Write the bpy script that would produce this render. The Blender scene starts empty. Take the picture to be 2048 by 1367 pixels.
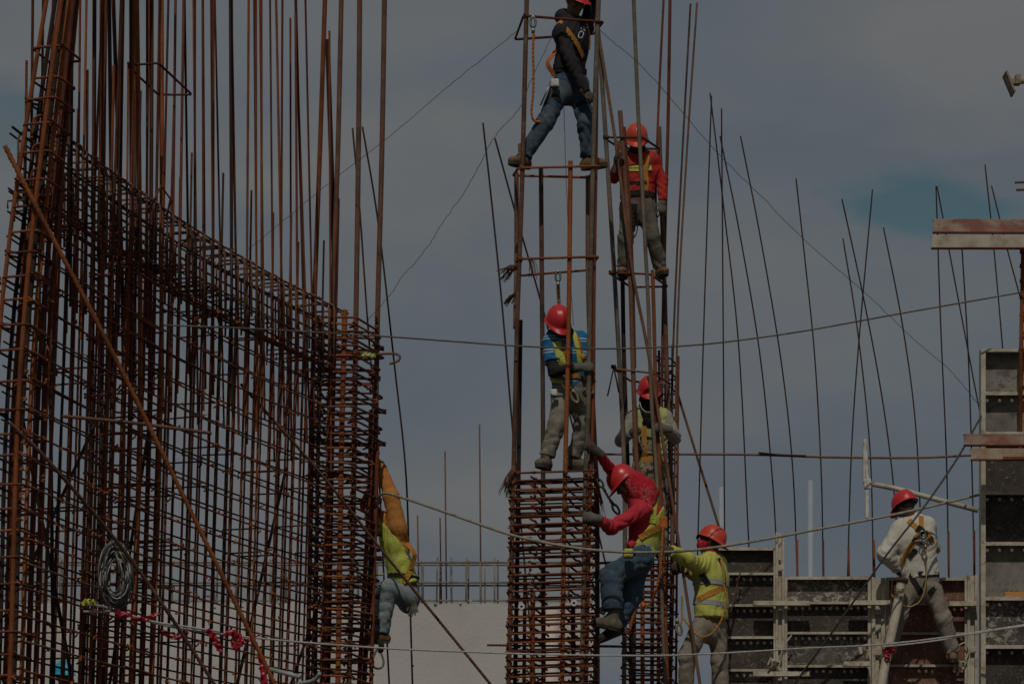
import bpy, math, random
import numpy as np
from mathutils import Vector, Matrix
from mathutils.bvhtree import BVHTree

R = math.radians
rng = random.Random(11)
scene = bpy.context.scene
COL = scene.collection

# ------------------------------------------------------------------ camera
F = 5375.0      # focal length in photograph pixels
HZ = 1850.0     # row of the horizon in the photograph (below the frame: the lens looks up)
ZC = 1.6        # eye height
D0 = 25.0       # distance to the plane y = 0
cam_data = bpy.data.cameras.new('camera')
cam_data.sensor_width = 36.0
cam_data.lens = F / 2048.0 * 36.0
cam_data.shift_y = (HZ - 683.5) / 2048.0
cam_data.clip_start = 0.1
cam_data.clip_end = 3000.0
cam = bpy.data.objects.new('camera', cam_data)
cam.location = (0, -D0, ZC)
cam.rotation_euler = (R(90), 0, 0)
COL.objects.link(cam)
scene.camera = cam
CAMP = Vector((0, -D0, ZC))

# ------------------------------------------------------------------ sky, sun, exposure
SUN_EL, SUN_AZ = R(50), R(-7)            # azimuth measured from behind the camera, negative = left
sd = Vector((math.sin(SUN_AZ) * math.cos(SUN_EL), -math.cos(SUN_AZ) * math.cos(SUN_EL), math.sin(SUN_EL)))
world = bpy.data.worlds.new('World')
scene.world = world
world.use_nodes = True
wt = world.node_tree
for n in list(wt.nodes):
    wt.nodes.remove(n)

class NT:
    """tiny node helper"""
    def __init__(self, tree):
        self.t = tree
    def n(self, kind, **kw):
        nd = self.t.nodes.new(kind)
        for k, v in kw.items():
            if k == 'inp':
                for kk, vv in v.items():
                    s = nd.inputs[kk]
                    if hasattr(vv, 'is_output') or isinstance(vv, bpy.types.NodeSocket):
                        self.t.links.new(vv, s)
                    else:
                        s.default_value = vv
            else:
                setattr(nd, k, v)
        return nd
    def math(self, op, a, b=None, c=None, clamp=False):
        nd = self.t.nodes.new('ShaderNodeMath'); nd.operation = op; nd.use_clamp = clamp
        for i, v in enumerate((a, b, c)):
            if v is None: continue
            if isinstance(v, bpy.types.NodeSocket): self.t.links.new(v, nd.inputs[i])
            else: nd.inputs[i].default_value = v
        return nd.outputs[0]
    def mix(self, fac, a, b, blend='MIX'):
        nd = self.t.nodes.new('ShaderNodeMix'); nd.data_type = 'RGBA'; nd.blend_type = blend
        for s, v in ((nd.inputs[0], fac), (nd.inputs[6], a), (nd.inputs[7], b)):
            if isinstance(v, bpy.types.NodeSocket): self.t.links.new(v, s)
            else:
                s.default_value = v if s.type == 'VALUE' else (tuple(v) + (1,) if len(v) == 3 else v)
        return nd.outputs[2]
    def ramp(self, fac, stops):
        nd = self.t.nodes.new('ShaderNodeValToRGB')
        self.t.links.new(fac, nd.inputs[0])
        el = nd.color_ramp.elements
        while len(el) < len(stops): el.new(0.5)
        for e, (p, c) in zip(el, stops):
            e.position = p
            e.color = (c, c, c, 1) if not hasattr(c, '__len__') else tuple(c) + (1,)
        return nd.outputs[0]
    def noise(self, vec, scale, detail=4, rough=0.55, dist=0.0):
        nd = self.n('ShaderNodeTexNoise')
        nd.inputs['Scale'].default_value = scale; nd.inputs['Detail'].default_value = detail
        nd.inputs['Roughness'].default_value = rough; nd.inputs['Distortion'].default_value = dist
        if vec is not None: self.t.links.new(vec, nd.inputs['Vector'])
        return nd.outputs['Fac']
    def map(self, vec, scale=(1, 1, 1), loc=(0, 0, 0), rot=(0, 0, 0)):
        nd = self.n('ShaderNodeMapping')
        nd.inputs['Scale'].default_value = scale; nd.inputs['Location'].default_value = loc; nd.inputs['Rotation'].default_value = rot
        self.t.links.new(vec, nd.inputs['Vector'])
        return nd.outputs[0]

w = NT(wt)
sky = w.n('ShaderNodeTexSky', sky_type='NISHITA', sun_disc=False)
sky.sun_elevation = SUN_EL
sky.sun_rotation = math.atan2(sd.x, sd.y)
sky.air_density = 1.0; sky.dust_density = 0.6; sky.ozone_density = 1.2
sky_s = w.mix(1.0, sky.outputs[0], (0.100, 0.118, 0.094), 'MULTIPLY')
gen = w.n('ShaderNodeTexCoord').outputs['Generated']
v1 = w.map(gen, (1, 1, 2.1), (0.33, 0.0, 0.12))
big = w.noise(v1, 5.0, 6, 0.52, 0.25)
v2 = w.map(gen, (1, 1, 2.6), (1.7, 0.4, 2.3))
soft = w.noise(v2, 9.0, 7, 0.55, 0.4)
tone = w.math('ADD', w.math('MULTIPLY', big, 0.65), w.math('MULTIPLY', soft, 0.35))
cloud = w.ramp(tone, [(0.38, (0.36, 0.44, 0.525)), (0.48, (0.41, 0.478, 0.55)), (0.55, (0.485, 0.52, 0.55)), (0.66, (0.57, 0.58, 0.575))])
# two openings in the cloud deck where the blue shows
sep = w.n('ShaderNodeSeparateXYZ', inp={'Vector': gen})
def gap(px, py, ru, rv, sharp=1.25):
    dx = (px - 1024) / F; dz = (HZ - py) / F
    L = math.sqrt(1 + dx * dx + dz * dz)
    dist = w.n('ShaderNodeVectorMath', operation='DISTANCE')
    mp = w.map(gen, (1 / ru, 1 / rv, 1 / rv))
    wt.links.new(mp, dist.inputs[0])
    dist.inputs[1].default_value = (dx / L / ru, 1 / L / rv, dz / L / rv)
    q = w.math('ADD', dist.outputs['Value'], w.math('MULTIPLY', w.math('SUBTRACT', soft, 0.5), 3.4))
    return w.math('SUBTRACT', 1.0, w.math('MULTIPLY', w.math('SUBTRACT', q, 0.45), sharp), clamp=True)
warm = w.math('MAXIMUM', gap(1990, 60, 0.085, 0.032), w.math('MAXIMUM', w.math('MULTIPLY', gap(760, 20, 0.075, 0.022), 0.7), w.math('MULTIPLY', gap(1560, 590, 0.09, 0.026), 0.5)), clamp=True)
cloud = w.mix(w.math('MULTIPLY', warm, 0.6), cloud, (0.62, 0.615, 0.60))
g = w.math('MAXIMUM', gap(1795, 415, 0.038, 0.0135, 1.75), w.math('MULTIPLY', gap(0, 232, 0.016, 0.014), 0.6), clamp=True)
thin = w.ramp(w.noise(v1, 3.1, 5, 0.5, 0.3), [(0.60, 0.0), (0.75, 0.55)])
g2 = w.math('MAXIMUM', g, thin, clamp=True)
skycol = w.mix(w.math('MULTIPLY', g2, 0.92), cloud, sky_s)
bg = w.n('ShaderNodeBackground', inp={'Color': skycol, 'Strength': 1.0})
wo = w.n('ShaderNodeOutputWorld', inp={'Surface': bg.outputs[0]})

sun_d = bpy.data.lights.new('sun', 'SUN')
sun_d.energy = 5.0; sun_d.angle = R(0.53); sun_d.color = (1.0, 0.945, 0.86)
sun = bpy.data.objects.new('sun', sun_d)
sun.rotation_euler = sd.to_track_quat('Z', 'Y').to_euler()
sun.location = sd * 60
COL.objects.link(sun)
vs = scene.view_settings
vs.view_transform = 'Standard'; vs.look = 'None'; vs.exposure = -2.02; vs.gamma = 1.0
vs.use_curve_mapping = False
scene.render.engine = 'CYCLES'
scene.cycles.max_bounces = 6; scene.cycles.diffuse_bounces = 3
scene.cycles.use_denoising = True

# ------------------------------------------------------------------ helpers
def P(px, py, y=0.0):
    """photograph pixel at depth y -> world point"""
    d = D0 + y
    return Vector(((px - 1024.0) * d / F, y, ZC + (HZ - py) * d / F))

WM = {}
def link(name, mesh, parent=None, M=None):
    o = bpy.data.objects.new(name, mesh)
    COL.objects.link(o)
    M = M or Matrix.Identity(4)
    WM[o.name] = M
    if parent is not None:
        o.parent = parent
        o.matrix_parent_inverse = WM[parent.name].inverted()
    o.matrix_basis = M
    return o

def thing(name, label, cat, loc=(0, 0, 0), group=None):
    o = link(name, None, None, Matrix.Translation(Vector(loc)))
    o.empty_display_size = 0.2
    return tag(o, label, cat, group)

def tag(o, label=None, cat=None, group=None, kind=None):
    if label: o['label'] = label
    if cat: o['category'] = cat
    if group: o['group'] = group
    if kind: o['kind'] = kind
    return o

def mk(name, verts, faces, mat=None, smooth=False):
    me = bpy.data.meshes.new(name)
    me.from_pydata([tuple(v) for v in verts], [], faces)
    if mat: me.materials.append(mat)
    if smooth:
        me.polygons.foreach_set('use_smooth', [True] * len(me.polygons))
    me.update()
    return me

def mk_np(name, V, Q, mat=None, smooth=True):
    me = bpy.data.meshes.new(name)
    nq = len(Q)
    me.vertices.add(len(V)); me.vertices.foreach_set('co', np.asarray(V, dtype=np.float32).ravel())
    me.loops.add(nq * 4); me.loops.foreach_set('vertex_index', np.asarray(Q, dtype=np.int32).ravel())
    me.polygons.add(nq)
    me.polygons.foreach_set('loop_start', np.arange(0, nq * 4, 4, dtype=np.int32))
    me.polygons.foreach_set('loop_total', np.full(nq, 4, dtype=np.int32))
    if smooth: me.polygons.foreach_set('use_smooth', np.ones(nq, dtype=bool))
    if mat: me.materials.append(mat)
    me.update(calc_edges=True)
    return me

class MB:
    """collects simple solids into one mesh"""
    def __init__(self): self.v = []; self.f = []
    def add(self, vs_, fs_):
        b = len(self.v); self.v += [Vector(a) for a in vs_]; self.f += [tuple(b + i for i in f) for f in fs_]
        return self
    def box(self, c, s, rot=None, taper=0.0):
        x, y, z = s[0] / 2, s[1] / 2, s[2] / 2
        vs_ = [Vector((sx * x, sy * y, sz * z)) for sz in (-1, 1) for sy in (-1, 1) for sx in (-1, 1)]
        if taper:
            for q in vs_:
                if q.z > 0: q.x *= 1 - taper; q.y *= 1 - taper
        if rot is not None: vs_ = [rot @ q for q in vs_]
        c = Vector(c)
        return self.add([q + c for q in vs_], [(0, 2, 3, 1), (4, 5, 7, 6), (0, 1, 5, 4), (2, 6, 7, 3), (0, 4, 6, 2), (1, 3, 7, 5)])
    def tube(self, pts, r, n=8, closed=False):
        v, f = sweep(pts, r, n, closed)
        return self.add(v, f)
    def build(self, name, mat, parent=None, smooth=False, bevel=0.0):
        o = link(name, mk(name, self.v, self.f, mat, smooth), parent)
        if bevel:
            m = o.modifiers.new('bevel', 'BEVEL'); m.width = bevel; m.segments = 2; m.limit_method = 'ANGLE'
        return o

def sweep(pts, r, n=8, closed=False, flat=None):
    pts = [Vector(p) for p in pts]
    m = len(pts)
    rs = r if hasattr(r, '__len__') else [r] * m
    V = []; Fc = []
    tang = []
    for i in range(m):
        a = pts[(i - 1) % m] if (closed or i > 0) else pts[i]
        b = pts[(i + 1) % m] if (closed or i < m - 1) else pts[i]
        t = (b - a)
        tang.append(t.normalized() if t.length > 1e-9 else Vector((0, 0, 1)))
    ref = Vector((0, 0, 1)) if abs(tang[0].z) < 0.9 else Vector((1, 0, 0))
    u = tang[0].cross(ref).normalized()
    for i in range(m):
        u = (u - tang[i] * u.dot(tang[i])).normalized()
        w_ = tang[i].cross(u)
        for k in range(n):
            a = 2 * math.pi * (k + 0.5) / n
            q = u * math.cos(a) + w_ * math.sin(a) * (flat or 1.0)
            V.append(pts[i] + q * rs[i])
    segs = m if closed else m - 1
    for i in range(segs):
        j = (i + 1) % m
        for k in range(n):
            k2 = (k + 1) % n
            Fc.append((i * n + k, i * n + k2, j * n + k2, j * n + k))
    if not closed:
        Fc.append(tuple(reversed(range(n))))
        Fc.append(tuple((m - 1) * n + k for k in range(n)))
    return V, Fc

def catmull(pts, per=8):
    pts = [Vector(p) for p in pts]
    if len(pts) < 3:
        return [pts[0].lerp(pts[-1], i / per) for i in range(per + 1)]
    ext = [pts[0] * 2 - pts[1]] + pts + [pts[-1] * 2 - pts[-2]]
    out = []
    for i in range(1, len(ext) - 2):
        p0, p1, p2, p3 = ext[i - 1:i + 3]
        for s in range(per):
            t = s / per
            out.append(0.5 * ((2 * p1) + (p2 - p0) * t + (2 * p0 - 5 * p1 + 4 * p2 - p3) * t * t + (3 * p1 - p0 - 3 * p2 + p3) * t ** 3))
    out.append(pts[-1])
    return out

def resample(pts, step):
    pts = [Vector(p) for p in pts]
    out = [pts[0]]; carry = 0.0
    for a, b in zip(pts, pts[1:]):
        L = (b - a).length
        if L < 1e-9: continue
        s = step - carry
        while s <= L:
            out.append(a.lerp(b, s / L)); s += step
        carry = L - (s - step)
    if (out[-1] - pts[-1]).length > step * 0.3: out.append(pts[-1])
    return out

def pxs(lst):
    return [P(*q) for q in lst]

def align(p, d, roll=0.0):
    q = Vector(d).normalized().to_track_quat('Z', 'Y')
    return Matrix.Translation(Vector(p)) @ q.to_matrix().to_4x4() @ Matrix.Rotation(roll, 4, 'Z')

# ------------------------------------------------------------------ materials
MATS = {}
def newmat(name):
    m = bpy.data.materials.new(name); m.use_nodes = True
    t = NT(m.node_tree)
    for nd in list(m.node_tree.nodes): m.node_tree.nodes.remove(nd)
    b = t.n('ShaderNodeBsdfPrincipled')
    t.n('ShaderNodeOutputMaterial', inp={'Surface': b.outputs[0]})
    MATS[name] = m
    return m, t, b

def lk(t, a, b): t.t.links.new(a, b)

def bump(t, b, h, strength=0.3, dist=0.01):
    nd = t.n('ShaderNodeBump', inp={'Height': h})
    nd.inputs['Strength'].default_value = strength; nd.inputs['Distance'].default_value = dist
    lk(t, nd.outputs[0], b.inputs['Normal'])

def simple(name, col, col2=None, rough=0.6, scale=8.0, lo=0.4, hi=0.65, bumps=0.0, bscale=60.0, metal=0.0, spec=0.5, bdist=0.004):
    m, t, b = newmat(name)
    co = t.n('ShaderNodeTexCoord').outputs['Object']
    b.inputs['Roughness'].default_value = rough; b.inputs['Metallic'].default_value = metal
    b.inputs['Specular IOR Level'].default_value = spec
    if col2 is not None:
        f = t.ramp(t.noise(co, scale, 6, 0.62, 0.3), [(lo, 0.0), (hi, 1.0)])
        lk(t, t.mix(f, col, col2), b.inputs['Base Color'])
    else:
        b.inputs['Base Color'].default_value = tuple(col) + (1,)
    if bumps: bump(t, b, t.noise(co, bscale, 5, 0.6), bumps, bdist)
    return m

def rust(name, dark, mid, bright, rough=0.85, grey=None):
    m, t, b = newmat(name)
    tc = t.n('ShaderNodeTexCoord').outputs['Object']
    oi = t.n('ShaderNodeObjectInfo').outputs['Random']
    sh = t.n('ShaderNodeVectorMath', operation='ADD')
    lk(t, tc, sh.inputs[0])
    cx = t.n('ShaderNodeCombineXYZ'); lk(t, t.math('MULTIPLY', oi, 37.0), cx.inputs[0]); lk(t, t.math('MULTIPLY', oi, 11.0), cx.inputs[2])
    lk(t, cx.outputs[0], sh.inputs[1])
    a = t.noise(sh.outputs[0], 3.2, 5, 0.65)
    f = t.math('ADD', t.math('MULTIPLY', a, 0.75), t.math('MULTIPLY', oi, 0.28))
    col = t.ramp(f, [(0.28, dark), (0.52, mid), (0.78, bright)])
    if grey:
        g_ = t.ramp(t.noise(sh.outputs[0], 9.0, 4, 0.7), [(0.55, 0.0), (0.68, 0.7)])
        col = t.mix(g_, col, grey)
    fine = t.ramp(t.noise(sh.outputs[0], 70.0, 3, 0.7), [(0.3, 0.55), (0.7, 1.25)])
    lk(t, t.mix(1.0, col, fine, 'MULTIPLY'), b.inputs['Base Color'])
    b.inputs['Roughness'].default_value = rough
    b.inputs['Specular IOR Level'].default_value = 0.3
    bump(t, b, t.noise(sh.outputs[0], 120.0, 4, 0.7), 0.5, 0.003)
    return m

M_RUST = rust('rust_dark', (0.032, 0.011, 0.007), (0.145, 0.038, 0.017), (0.285, 0.078, 0.028))
M_RUST2 = rust('rust_orange', (0.09, 0.028, 0.010), (0.24, 0.068, 0.020), (0.40, 0.125, 0.032))
M_RUSTB = rust('rust_brown', (0.05, 0.026, 0.018), (0.16, 0.075, 0.045), (0.27, 0.13, 0.075), grey=(0.17, 0.14, 0.115))
M_RUSTG = rust('rust_grey', (0.05, 0.04, 0.032), (0.15, 0.12, 0.09), (0.28, 0.22, 0.16), grey=(0.22, 0.195, 0.16))
M_RUSTD = rust('rust_diagonal', (0.11, 0.034, 0.012), (0.28, 0.085, 0.024), (0.40, 0.135, 0.036))
M_BLACKBAR = rust('rust_black', (0.015, 0.010, 0.008), (0.04, 0.022, 0.016), (0.09, 0.045, 0.03))
M_WIRE = simple('black_wire', (0.03, 0.028, 0.026), (0.08, 0.06, 0.045), 0.6, 20)
# ------------------------------------------------------------------ rebar helpers
def ribbed_mesh(name, pts, r, mat, pitch=0.017, n=7, amp=0.13):
    """bar with ribs along a (mostly vertical) polyline"""
    pts = np.array([tuple(p) for p in pts], dtype=float)
    seg = np.linalg.norm(np.diff(pts, axis=0), axis=1)
    cum = np.concatenate([[0], np.cumsum(seg)])
    L = cum[-1]
    m = max(4, int(L / (pitch / 2)))
    s = np.linspace(0, L, m)
    C = np.stack([np.interp(s, cum, pts[:, k]) for k in range(3)], 1)
    T = np.gradient(C, axis=0); T /= np.linalg.norm(T, axis=1)[:, None]
    X = np.array([1.0, 0.2, 0.0]) if abs(T[0, 2]) > 0.6 else np.array([0.0, 0.3, 1.0])
    U = X[None] - T * (T @ X)[:, None]; U /= np.linalg.norm(U, axis=1)[:, None]
    W = np.cross(T, U)
    rad = np.where(np.arange(m) % 2 == 0, r * (1 + amp), r * (1 - amp * 0.55))
    a = 2 * np.pi * (np.arange(n) + 0.5) / n
    V = C[:, None, :] + rad[:, None, None] * (U[:, None, :] * np.cos(a)[None, :, None] + W[:, None, :] * np.sin(a)[None, :, None])
    V = V.reshape(-1, 3)
    i = np.arange(m - 1)[:, None] * n; k = np.arange(n)[None]; k2 = (k + 1) % n
    Q = np.stack([i + k, i + k2, i + n + k2, i + n + k], -1).reshape(-1, 4)
    # end caps as degenerate-free fans around a centre vertex pair
    b0 = len(V); V = np.vstack([V, C[0], C[-1]])
    caps = []
    for kk in range(0, n - 1, 2):
        caps.append((b0, (kk + 2) % n, kk + 1, kk)); e = (m - 1) * n
        caps.append((b0 + 1, e + kk, e + kk + 1, e + (kk + 2) % n))
    if n % 2:
        caps += []
    Q = np.vstack([Q, np.array(caps)])
    return mk_np(name, V, Q, mat, smooth=True)

SHARED = {}
def bar_between(name, top, bottom, r, mat, parent, ribs=True, full=None):
    """straight bar whose top end is exact; alike bars share one mesh of rounded-up length"""
    top = Vector(top); bottom = Vector(bottom)
    d = top - bottom
    L = full or math.ceil(d.length * 2) / 2
    key = (round(r, 4), L, mat.name, ribs)
    if key not in SHARED:
        if ribs:
            SHARED[key] = ribbed_mesh('bar', [(0, 0, -L), (0, 0, 0)], r, mat, pitch=max(0.022, r * 1.6), n=6)
        else:
            SHARED[key] = mk('bar', *sweep([(0, 0, -L), (0, 0, 0)], r, 6), mat, True)
    return link(name, SHARED[key], parent, align(top, d, rng.random() * 6))

def pxbar(name, plist, r, mat, parent, pitch=0.017):
    """ribbed bar through photo points (px, py, y), top first"""
    pts = catmull(pxs(plist), 8) if len(plist) > 2 else pxs(plist)
    return link(name, ribbed_mesh(name, pts, r, mat, pitch), parent)

def to_ground(plist):
    """extend the last segment of a list of photo points down to the slab"""
    a, b = P(*plist[-2]), P(*plist[-1])
    d = (b - a)
    if b.z <= 0.05: return pxs(plist)
    k = b.z / max(1e-3, -d.z)
    k = min(k, 30)
    return pxs(plist) + [b + d * k]

def vbar(name, plist, r, mat, parent, pitch=0.017):
    pts = to_ground(plist)
    if len(pts) > 3: pts = catmull(pts[:-1], 6) + [pts[-1]]
    return link(name, ribbed_mesh(name, pts, r, mat, pitch), parent)

def ring_path(c, rc=0.03, hook=0.12, lift=0.0):
    """closed tie through four corners with hooked ends; c = 4 local points"""
    c = [Vector(q) for q in c]
    cen = sum(c, Vector()) / 4
    pts = []
    def corner(a, b, e):
        u = (a - b).normalized(); v = (e - b).normalized()
        return [b + u * rc, b + (u + v) * rc * 0.30, b + v * rc]
    inn = (cen - c[0]).normalized()
    pts.append(c[0] + (c[1] - c[0]).normalized() * rc * 0.4 + inn * hook + Vector((0, 0, lift)))
    pts.append(c[0] + inn * 0.012 + Vector((0, 0, lift)))
    pts.append(c[0] + (c[1] - c[0]).normalized() * rc)
    for i in (1, 2, 3):
        pts += corner(c[i - 1], c[i], c[(i + 1) % 4])
    pts.append(c[0] + (c[3] - c[0]).normalized() * rc)
    pts.append(c[0] + inn * 0.014 - Vector((0, 0, 0.5 * lift)))
    pts.append(c[0] + (c[3] - c[0]).normalized() * rc * 0.4 + inn * hook * 0.9 - Vector((0, 0, 0.5 * lift)))
    return pts

def ring_mesh(c, r, mat, rc=0.03, hook=0.12):
    return mk('stirrup', *sweep(ring_path(c, rc, hook, 0.02), r, 6), mat, True)

def jit(a): return rng.uniform(-a, a)

# ------------------------------------------------------------------ ground
m, t, b = newmat('dusty_ground')
co = t.n('ShaderNodeTexCoord').outputs['Object']
f = t.ramp(t.noise(co, 0.6, 8, 0.6), [(0.35, (0.05, 0.042, 0.034)), (0.65, (0.095, 0.08, 0.064))])
lk(t, f, b.inputs['Base Color']); b.inputs['Roughness'].default_value = 0.95
bump(t, b, t.noise(co, 6, 8, 0.65), 0.6, 0.05)
M_GROUND = m
gr = link('ground', mk('ground', [(-1500, -200, 0), (1500, -200, 0), (1500, 2500, 0), (-1500, 2500, 0)], [(0, 1, 2, 3)], M_GROUND))
tag(gr, 'bare dusty building site ground', None, None, 'structure')

# ------------------------------------------------------------------ left wall cage
WA = P(64, 700, -4.0); WB = P(702, 700, 3.0)        # wall line in plan, front layer
WA.z = WB.z = 0
U_ = (WB - WA).normalized(); WL = (WB - WA).length
N_ = Vector((-U_.y, U_.x, 0))                        # towards the back layer
THK = 0.34
ZTOP = 7.93
LEAN = 0.030
def wp(t, z, back=0.0, lean=True):
    """point on the wall: t in 0..1 along it, z height, back = offset to the rear layer"""
    bow = 0.20 * 4 * t * (1 - t) if 0 < t < 1 else 0.0      # the wall is slightly curved in plan
    p = WA + U_ * (t * WL) + N_ * (back + bow)
    p = Vector((p.x, p.y, z))
    if lean: p.x += (z - 6.0) * (LEAN + (0.012 if t < 0.12 else 0.0))
    return p

wall = thing('rebar_wall_cage', 'long rusty double-layer rebar wall mesh filling the left of the site', 'rebar cage', (WA.x, WA.y, 0))
NV = 34
for layer in (0, 1):
    back = 0.0 if layer == 0 else THK
    for i in range(NV):
        t_ = (i + 0.5 + jit(0.22)) / NV * 0.90 + 0.055
        tall = (i + layer) % 2 == 0 or rng.random() < 0.35
        top = rng.uniform(10.6, 12.2) if tall else (rng.uniform(8.50, 8.70) if rng.random() < 0.65 else rng.uniform(8.8, 9.3))
        ln = (0.016 - 0.055 * t_ + jit(0.018)) if tall else jit(0.012)
        bot = wp(t_, 1.2, back); tp = wp(t_, ZTOP - 0.4, back)
        tp2 = Vector((tp.x + (top - tp.z) * (ln + LEAN * 0.5), tp.y + (top - tp.z) * jit(0.01), top))
        mat = M_RUST if rng.random() < 0.7 else (M_RUST2 if rng.random() < 0.5 else M_BLACKBAR)
        r_ = rng.choice((0.0105, 0.0115, 0.0125))
        bar_between('vertical_bar', tp, bot, r_, mat, wall, full=6.5)
        bar_between('splice_bar', tp2, tp - (tp2 - tp).normalized() * 0.8, r_, mat, wall)
NHZ = 23
hl = WL * 0.985
hz_mesh = {}
def curved_bar(name, back, z, t0, t1, r_, mat):
    key = (name, round(back, 3), t0, t1, r_, mat.name)
    if key not in hz_mesh:
        pts = [wp(t0 + (t1 - t0) * i / 14, 0, back, False) for i in range(15)]
        hz_mesh[key] = mk(name, *sweep(pts, r_, 6), mat, True)
    tilt = jit(0.004)
    return link(name, hz_mesh[key], wall, Matrix.Translation(((z - 6.0) * LEAN, 0, z)) @ Matrix.Rotation(tilt, 4, 'X'))
for layer in (0, 1):
    for i in range(NHZ):
        z = ZTOP - 0.03 - i * 0.205 + jit(0.02)
        if layer: z -= 0.02
        mat = (M_RUST, M_RUST, M_RUSTB)[i % 3] if layer == 0 else M_BLACKBAR
        curved_bar('horizontal_bar', THK if layer else -0.03, z, 0.03 if layer else -0.005, 0.965, 0.0088, mat)
        # hooked end of the front bars at the near column
        if layer == 0:
            hk = [wp(0.012, z, -0.03), wp(-0.004, z + 0.005, -0.02), wp(-0.010, z - 0.03, 0.03), wp(-0.008, z - 0.16, 0.05)]
            link('hook_bar', mk('hook_bar', *sweep(catmull(hk, 4), 0.0092, 6), M_RUST2, True), wall)
# hairpins over the wall top: rounded tops across the thickness
hp_w = THK + 0.05
def hairpin_mesh(leg, w_, r):
    pts = [(0, 0, -leg), (0, 0, -0.07), (0.012, 0, -0.025), (0.05, 0, 0.0), (w_ - 0.05, 0, 0), (w_ - 0.012, 0, -0.025), (w_, 0, -0.07), (w_, 0, -leg * 0.92)]
    return mk('hairpin', *sweep(pts, r, 6), M_RUSTB, True)
hp = [hairpin_mesh(0.62, hp_w, 0.0105), hairpin_mesh(0.70, hp_w, 0.011), hairpin_mesh(0.55, hp_w - 0.03, 0.010)]
rotn = Matrix(((N_.x, -N_.y, 0, 0), (N_.y, N_.x, 0, 0), (0, 0, 1, 0), (0, 0, 0, 1)))
for i in range(44):
    t_ = (i + 0.5 + jit(0.15)) / 44 * 0.915 + 0.035
    p = wp(t_, ZTOP + 0.0 + jit(0.02), -0.045)
    link('hairpin', hp[i % 3], wall, Matrix.Translation(p) @ rotn @ Matrix.Rotation(jit(0.05), 4, 'X'))
# lacing bars of the top band (four runs) and cross ties
for dz, bk in ((-0.012, THK * 0.15), (-0.04, THK * 0.85), (-0.30, 0.05), (-0.52, 0.10), (-0.52, THK - 0.04), (-0.66, -0.02)):
    curved_bar('band_bar', bk, ZTOP + dz, 0.02, 0.955, 0.0115, M_BLACKBAR if bk > 0.2 else M_RUST)
tie = mk('tie_bar', *sweep([(0.03, 0, -0.05), (0, 0, -0.03), (0, 0, 0), (THK + 0.06, 0, 0.0), (THK + 0.06, 0, -0.06)], 0.008, 6), M_RUST, True)
for k in range(120):
    t_ = rng.random() * 0.93 + 0.03
    zz = ZTOP - (0.44 + 0.205 * rng.randrange(0, 21)) if k % 2 else ZTOP - rng.uniform(0.40, 0.66)
    link('tie_bar', tie, wall, Matrix.Translation(wp(t_, zz + jit(0.03), -0.04)) @ rotn @ Matrix.Rotation(jit(0.12), 4, 'Z'))
# inclined braces woven into the mesh (dark)
for a, c in (((0.02, 5.9, 0.2), (0.30, 2.6, 0.2)), ((0.10, 7.2, 0.2), (0.16, 2.4, 0.15)), ((0.62, 2.6, 0.15), (0.85, 6.2, 0.2)), ((0.30, 2.7, 0.25), (0.42, 6.0, 0.2)), ((0.72, 2.6, 0.1), (0.97, 5.0, 0.2)), ((0.1, 4.6, 0.2), (0.3, 6.2, 0.2))):
    bar_between('brace_bar', wp(*c) if c[1] > a[1] else wp(*a), wp(*a) if c[1] > a[1] else wp(*c), 0.016, M_BLACKBAR, wall, ribs=False)

# --- columns inside / at the ends of the wall
def wall_column(label, t0, t1, ztop, zring, step, bars, bar_r, ring_r, over=0.06, mats=(M_RUST, M_RUST2), zbot=2.2, thk=None, curl=0.0):
    B = thk if thk is not None else THK
    c0 = wp((t0 + t1) / 2, 0, THK / 2)
    col = thing('rebar_column_cage', label, 'rebar cage', (c0.x, c0.y, 0))
    for (bt, bb, tl, rm) in bars:
        base = wp(bt, 0.0, bb); mid = wp(bt, 6.5, bb)
        lean2 = tl
        top = Vector((mid.x + (ztop - 6.5) * lean2, mid.y, ztop))
        pts = [base, wp(bt, 3.5, bb), mid, top]
        link('vertical_bar', ribbed_mesh('vertical_bar', catmull(pts, 6), bar_r * rm[1], rm[0], 0.02 if bar_r < 0.02 else 0.024), col)
    z = zring; k = 0
    meshes = {}
    while z > zbot:
        q = [wp(t0, 0, -over, False), wp(t1, 0, -over, False), wp(t1, 0, B + over, False), wp(t0, 0, B + over, False)]
        o_ = wp((t0 + t1) / 2, 0, B / 2, False)
        var = k % 3
        if var not in meshes:
            s = (1.0, 0.94, 1.03)[var]
            order = (0, 2, 3)[var]
            cc = [(p - o_) * s for p in q]
            cc = cc[order:] + cc[:order]
            meshes[var] = ring_mesh(cc, ring_r, mats[k % len(mats)], 0.035, 0.14)
        cpos = wp((t0 + t1) / 2, z, B / 2); cpos.x += curl * max(0.0, z - 6.5)
        link('stirrup', meshes[var], col, Matrix.Translation(cpos) @ Matrix.Rotation(jit(0.03), 4, 'X') @ Matrix.Rotation(jit(0.03), 4, 'Y') @ Matrix.Rotation(jit(0.04), 4, 'Z'))
        z -= step * rng.uniform(0.8, 1.2); k += 1
    return col

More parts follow.
